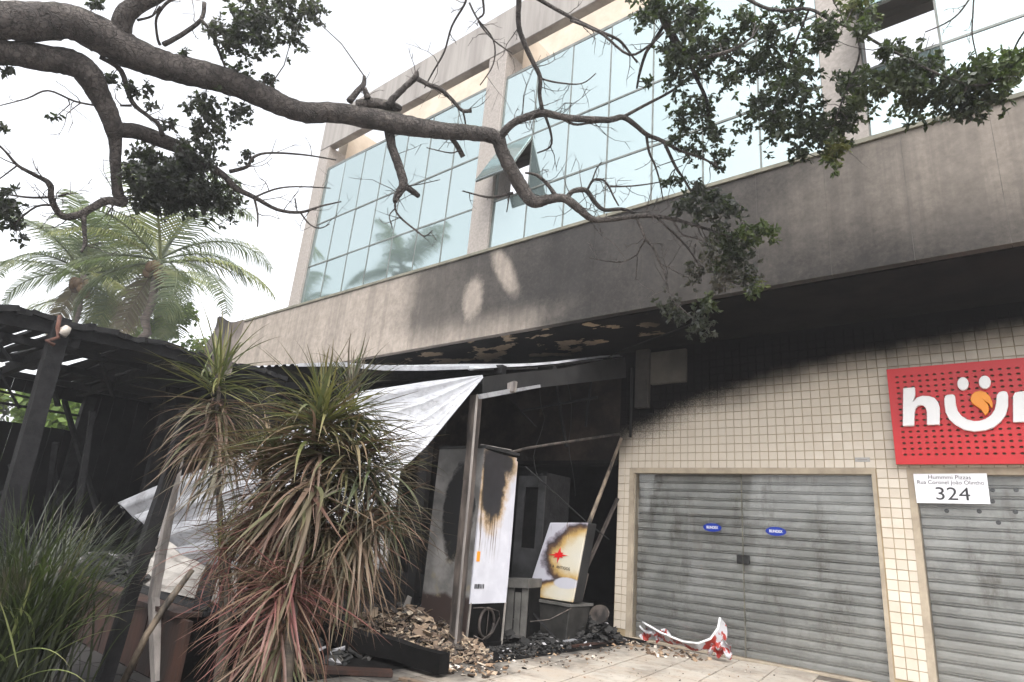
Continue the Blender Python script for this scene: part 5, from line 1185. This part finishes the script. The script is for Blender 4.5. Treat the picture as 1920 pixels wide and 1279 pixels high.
palm(b1, c1, 2.8, 'left coconut palm with a thin dark leaning trunk rising behind the kiosk roof', ['palm_leaf', 'palm_yellow', 'palm_leaf'], 2, 14, .11)
c2 = Pd(300, 488, 20); d_ = (Pd(271, 612, 19.6)-c2); b2_ = c2+d_*(c2.z/-d_.z)
palm(b2_, c2, 3.4, 'tallest coconut palm with orange husks under its crown, partly behind the dark tree leaves', ['palm_leaf', 'palm_leaf', 'palm_yellow'], 4, 17, .13)
c3 = Pd(208, 560, 25); b3_ = V((c3.x+.2, c3.y+.1, 0))
palm(b3_, c3, 3.7, 'yellow green palm whose fronds fill the gap between two coconut palm trunks', ['palm_yellow', 'palm_yellow', 'palm_leaf'], 9, 15, .17, -5, 85, 0)
palm(V((-23.6, -.3, -.1)), V((-23.5, -.2, 9.6)), 2.6, 'palm outside the picture seen only mirrored in the far left glass panes', ['palm_leaf'], 12, 16, .16, -30, 80, 2)
palm(V((-18.6, -1.7, -.1)), V((-18.5, -1.6, 11.0)), 2.6, 'palm outside the picture seen only mirrored in the middle glass panes', ['palm_leaf'], 14, 14, .16, -30, 80, 1)
def shrub(name, label, cat, base, cz, rad, n, mat, seed, ls=.16, grp=None):
    rnd = random.Random(seed); t = thing(name, label, cat, base, grp); c = V((base.x, base.y, cz))
    mb = MB(); mb.tube([base, V((base.x+.1, base.y, cz*.5)), c], [.14, .11, .05], 7)
    for k in range(6):
        a = k*1.05; mb.tube([V((base.x, base.y, cz*.55)), c+V((rad[0]*.5*math.cos(a), rad[1]*.5*math.sin(a), rnd.uniform(-.2, .5)*rad[2]))], [.05, .02], 5, False)
    mb.build('trunk', M['stem'], t, True)
    mb = MB(); lumps = []
    for _ in range(26):
        v_ = V((rnd.gauss(0, 1), rnd.gauss(0, 1), rnd.gauss(0, 1))).normalized()*rnd.uniform(.5, 1)
        lumps.append((c+V((v_.x*rad[0], v_.y*rad[1], v_.z*rad[2])), rnd.uniform(.2, .42)))
    for i in range(n):
        l, s = rnd.choice(lumps); v_ = V((rnd.gauss(0, 1), rnd.gauss(0, 1), rnd.gauss(0, 1))).normalized()*rnd.uniform(.4, 1)*s
        o = l+V((v_.x*rad[0], v_.y*rad[1], v_.z*rad[2])); d = V((rnd.gauss(0, 1), rnd.gauss(0, 1), rnd.gauss(0, .8))).normalized(); s_ = d.orthogonal(); s_.rotate(Matrix.Rotation(rnd.uniform(0, 6.3), 3, d)); L = ls*rnd.uniform(.6, 1.2)
        k = len(mb.v); mb.v += [o, o+d*L*.5+s_*L*.25, o+d*L, o+d*L*.5-s_*L*.25]; mb.face(k, k+1, k+2, k+3)
    mb.build('crown', mat, t, False, fix=False); return t
gk = 'leafy trees behind the kiosk'
p = Pd(345, 640, 24); shrub('leafy_tree', 'bright green rounded tree just behind the dark kiosk roof edge', 'tree', V((p.x, p.y, -.14)), p.z-.5, (1.9, 1.9, 1.5), 5200, M['bush'], 3, .2, gk)
p = PX(60, 775, -19); shrub('leafy_tree', 'light green leafy tree filling the left half of the kiosk window opening', 'tree', V((p.x, p.y, -.14)), p.z-.9, (1.2, 1.5, 1.5), 4200, M['bush'], 6, .2, gk)
p = PX(140, 770, -18); shrub('leafy_tree', 'leafy green tree seen at the right end of the kiosk window opening', 'tree', V((p.x, p.y, -.14)), p.z-.8, (1.1, 1.3, 1.4), 4200, M['bush'], 8, .2, gk)
p = PX(20, 730, -26); shrub('leafy_tree', 'darker tree further off behind the kiosk window opening', 'tree', V((p.x, p.y, -.14)), p.z-1.7, (2.4, 3.4, 2.2), 5200, M['leaf'], 10, .28, gk)
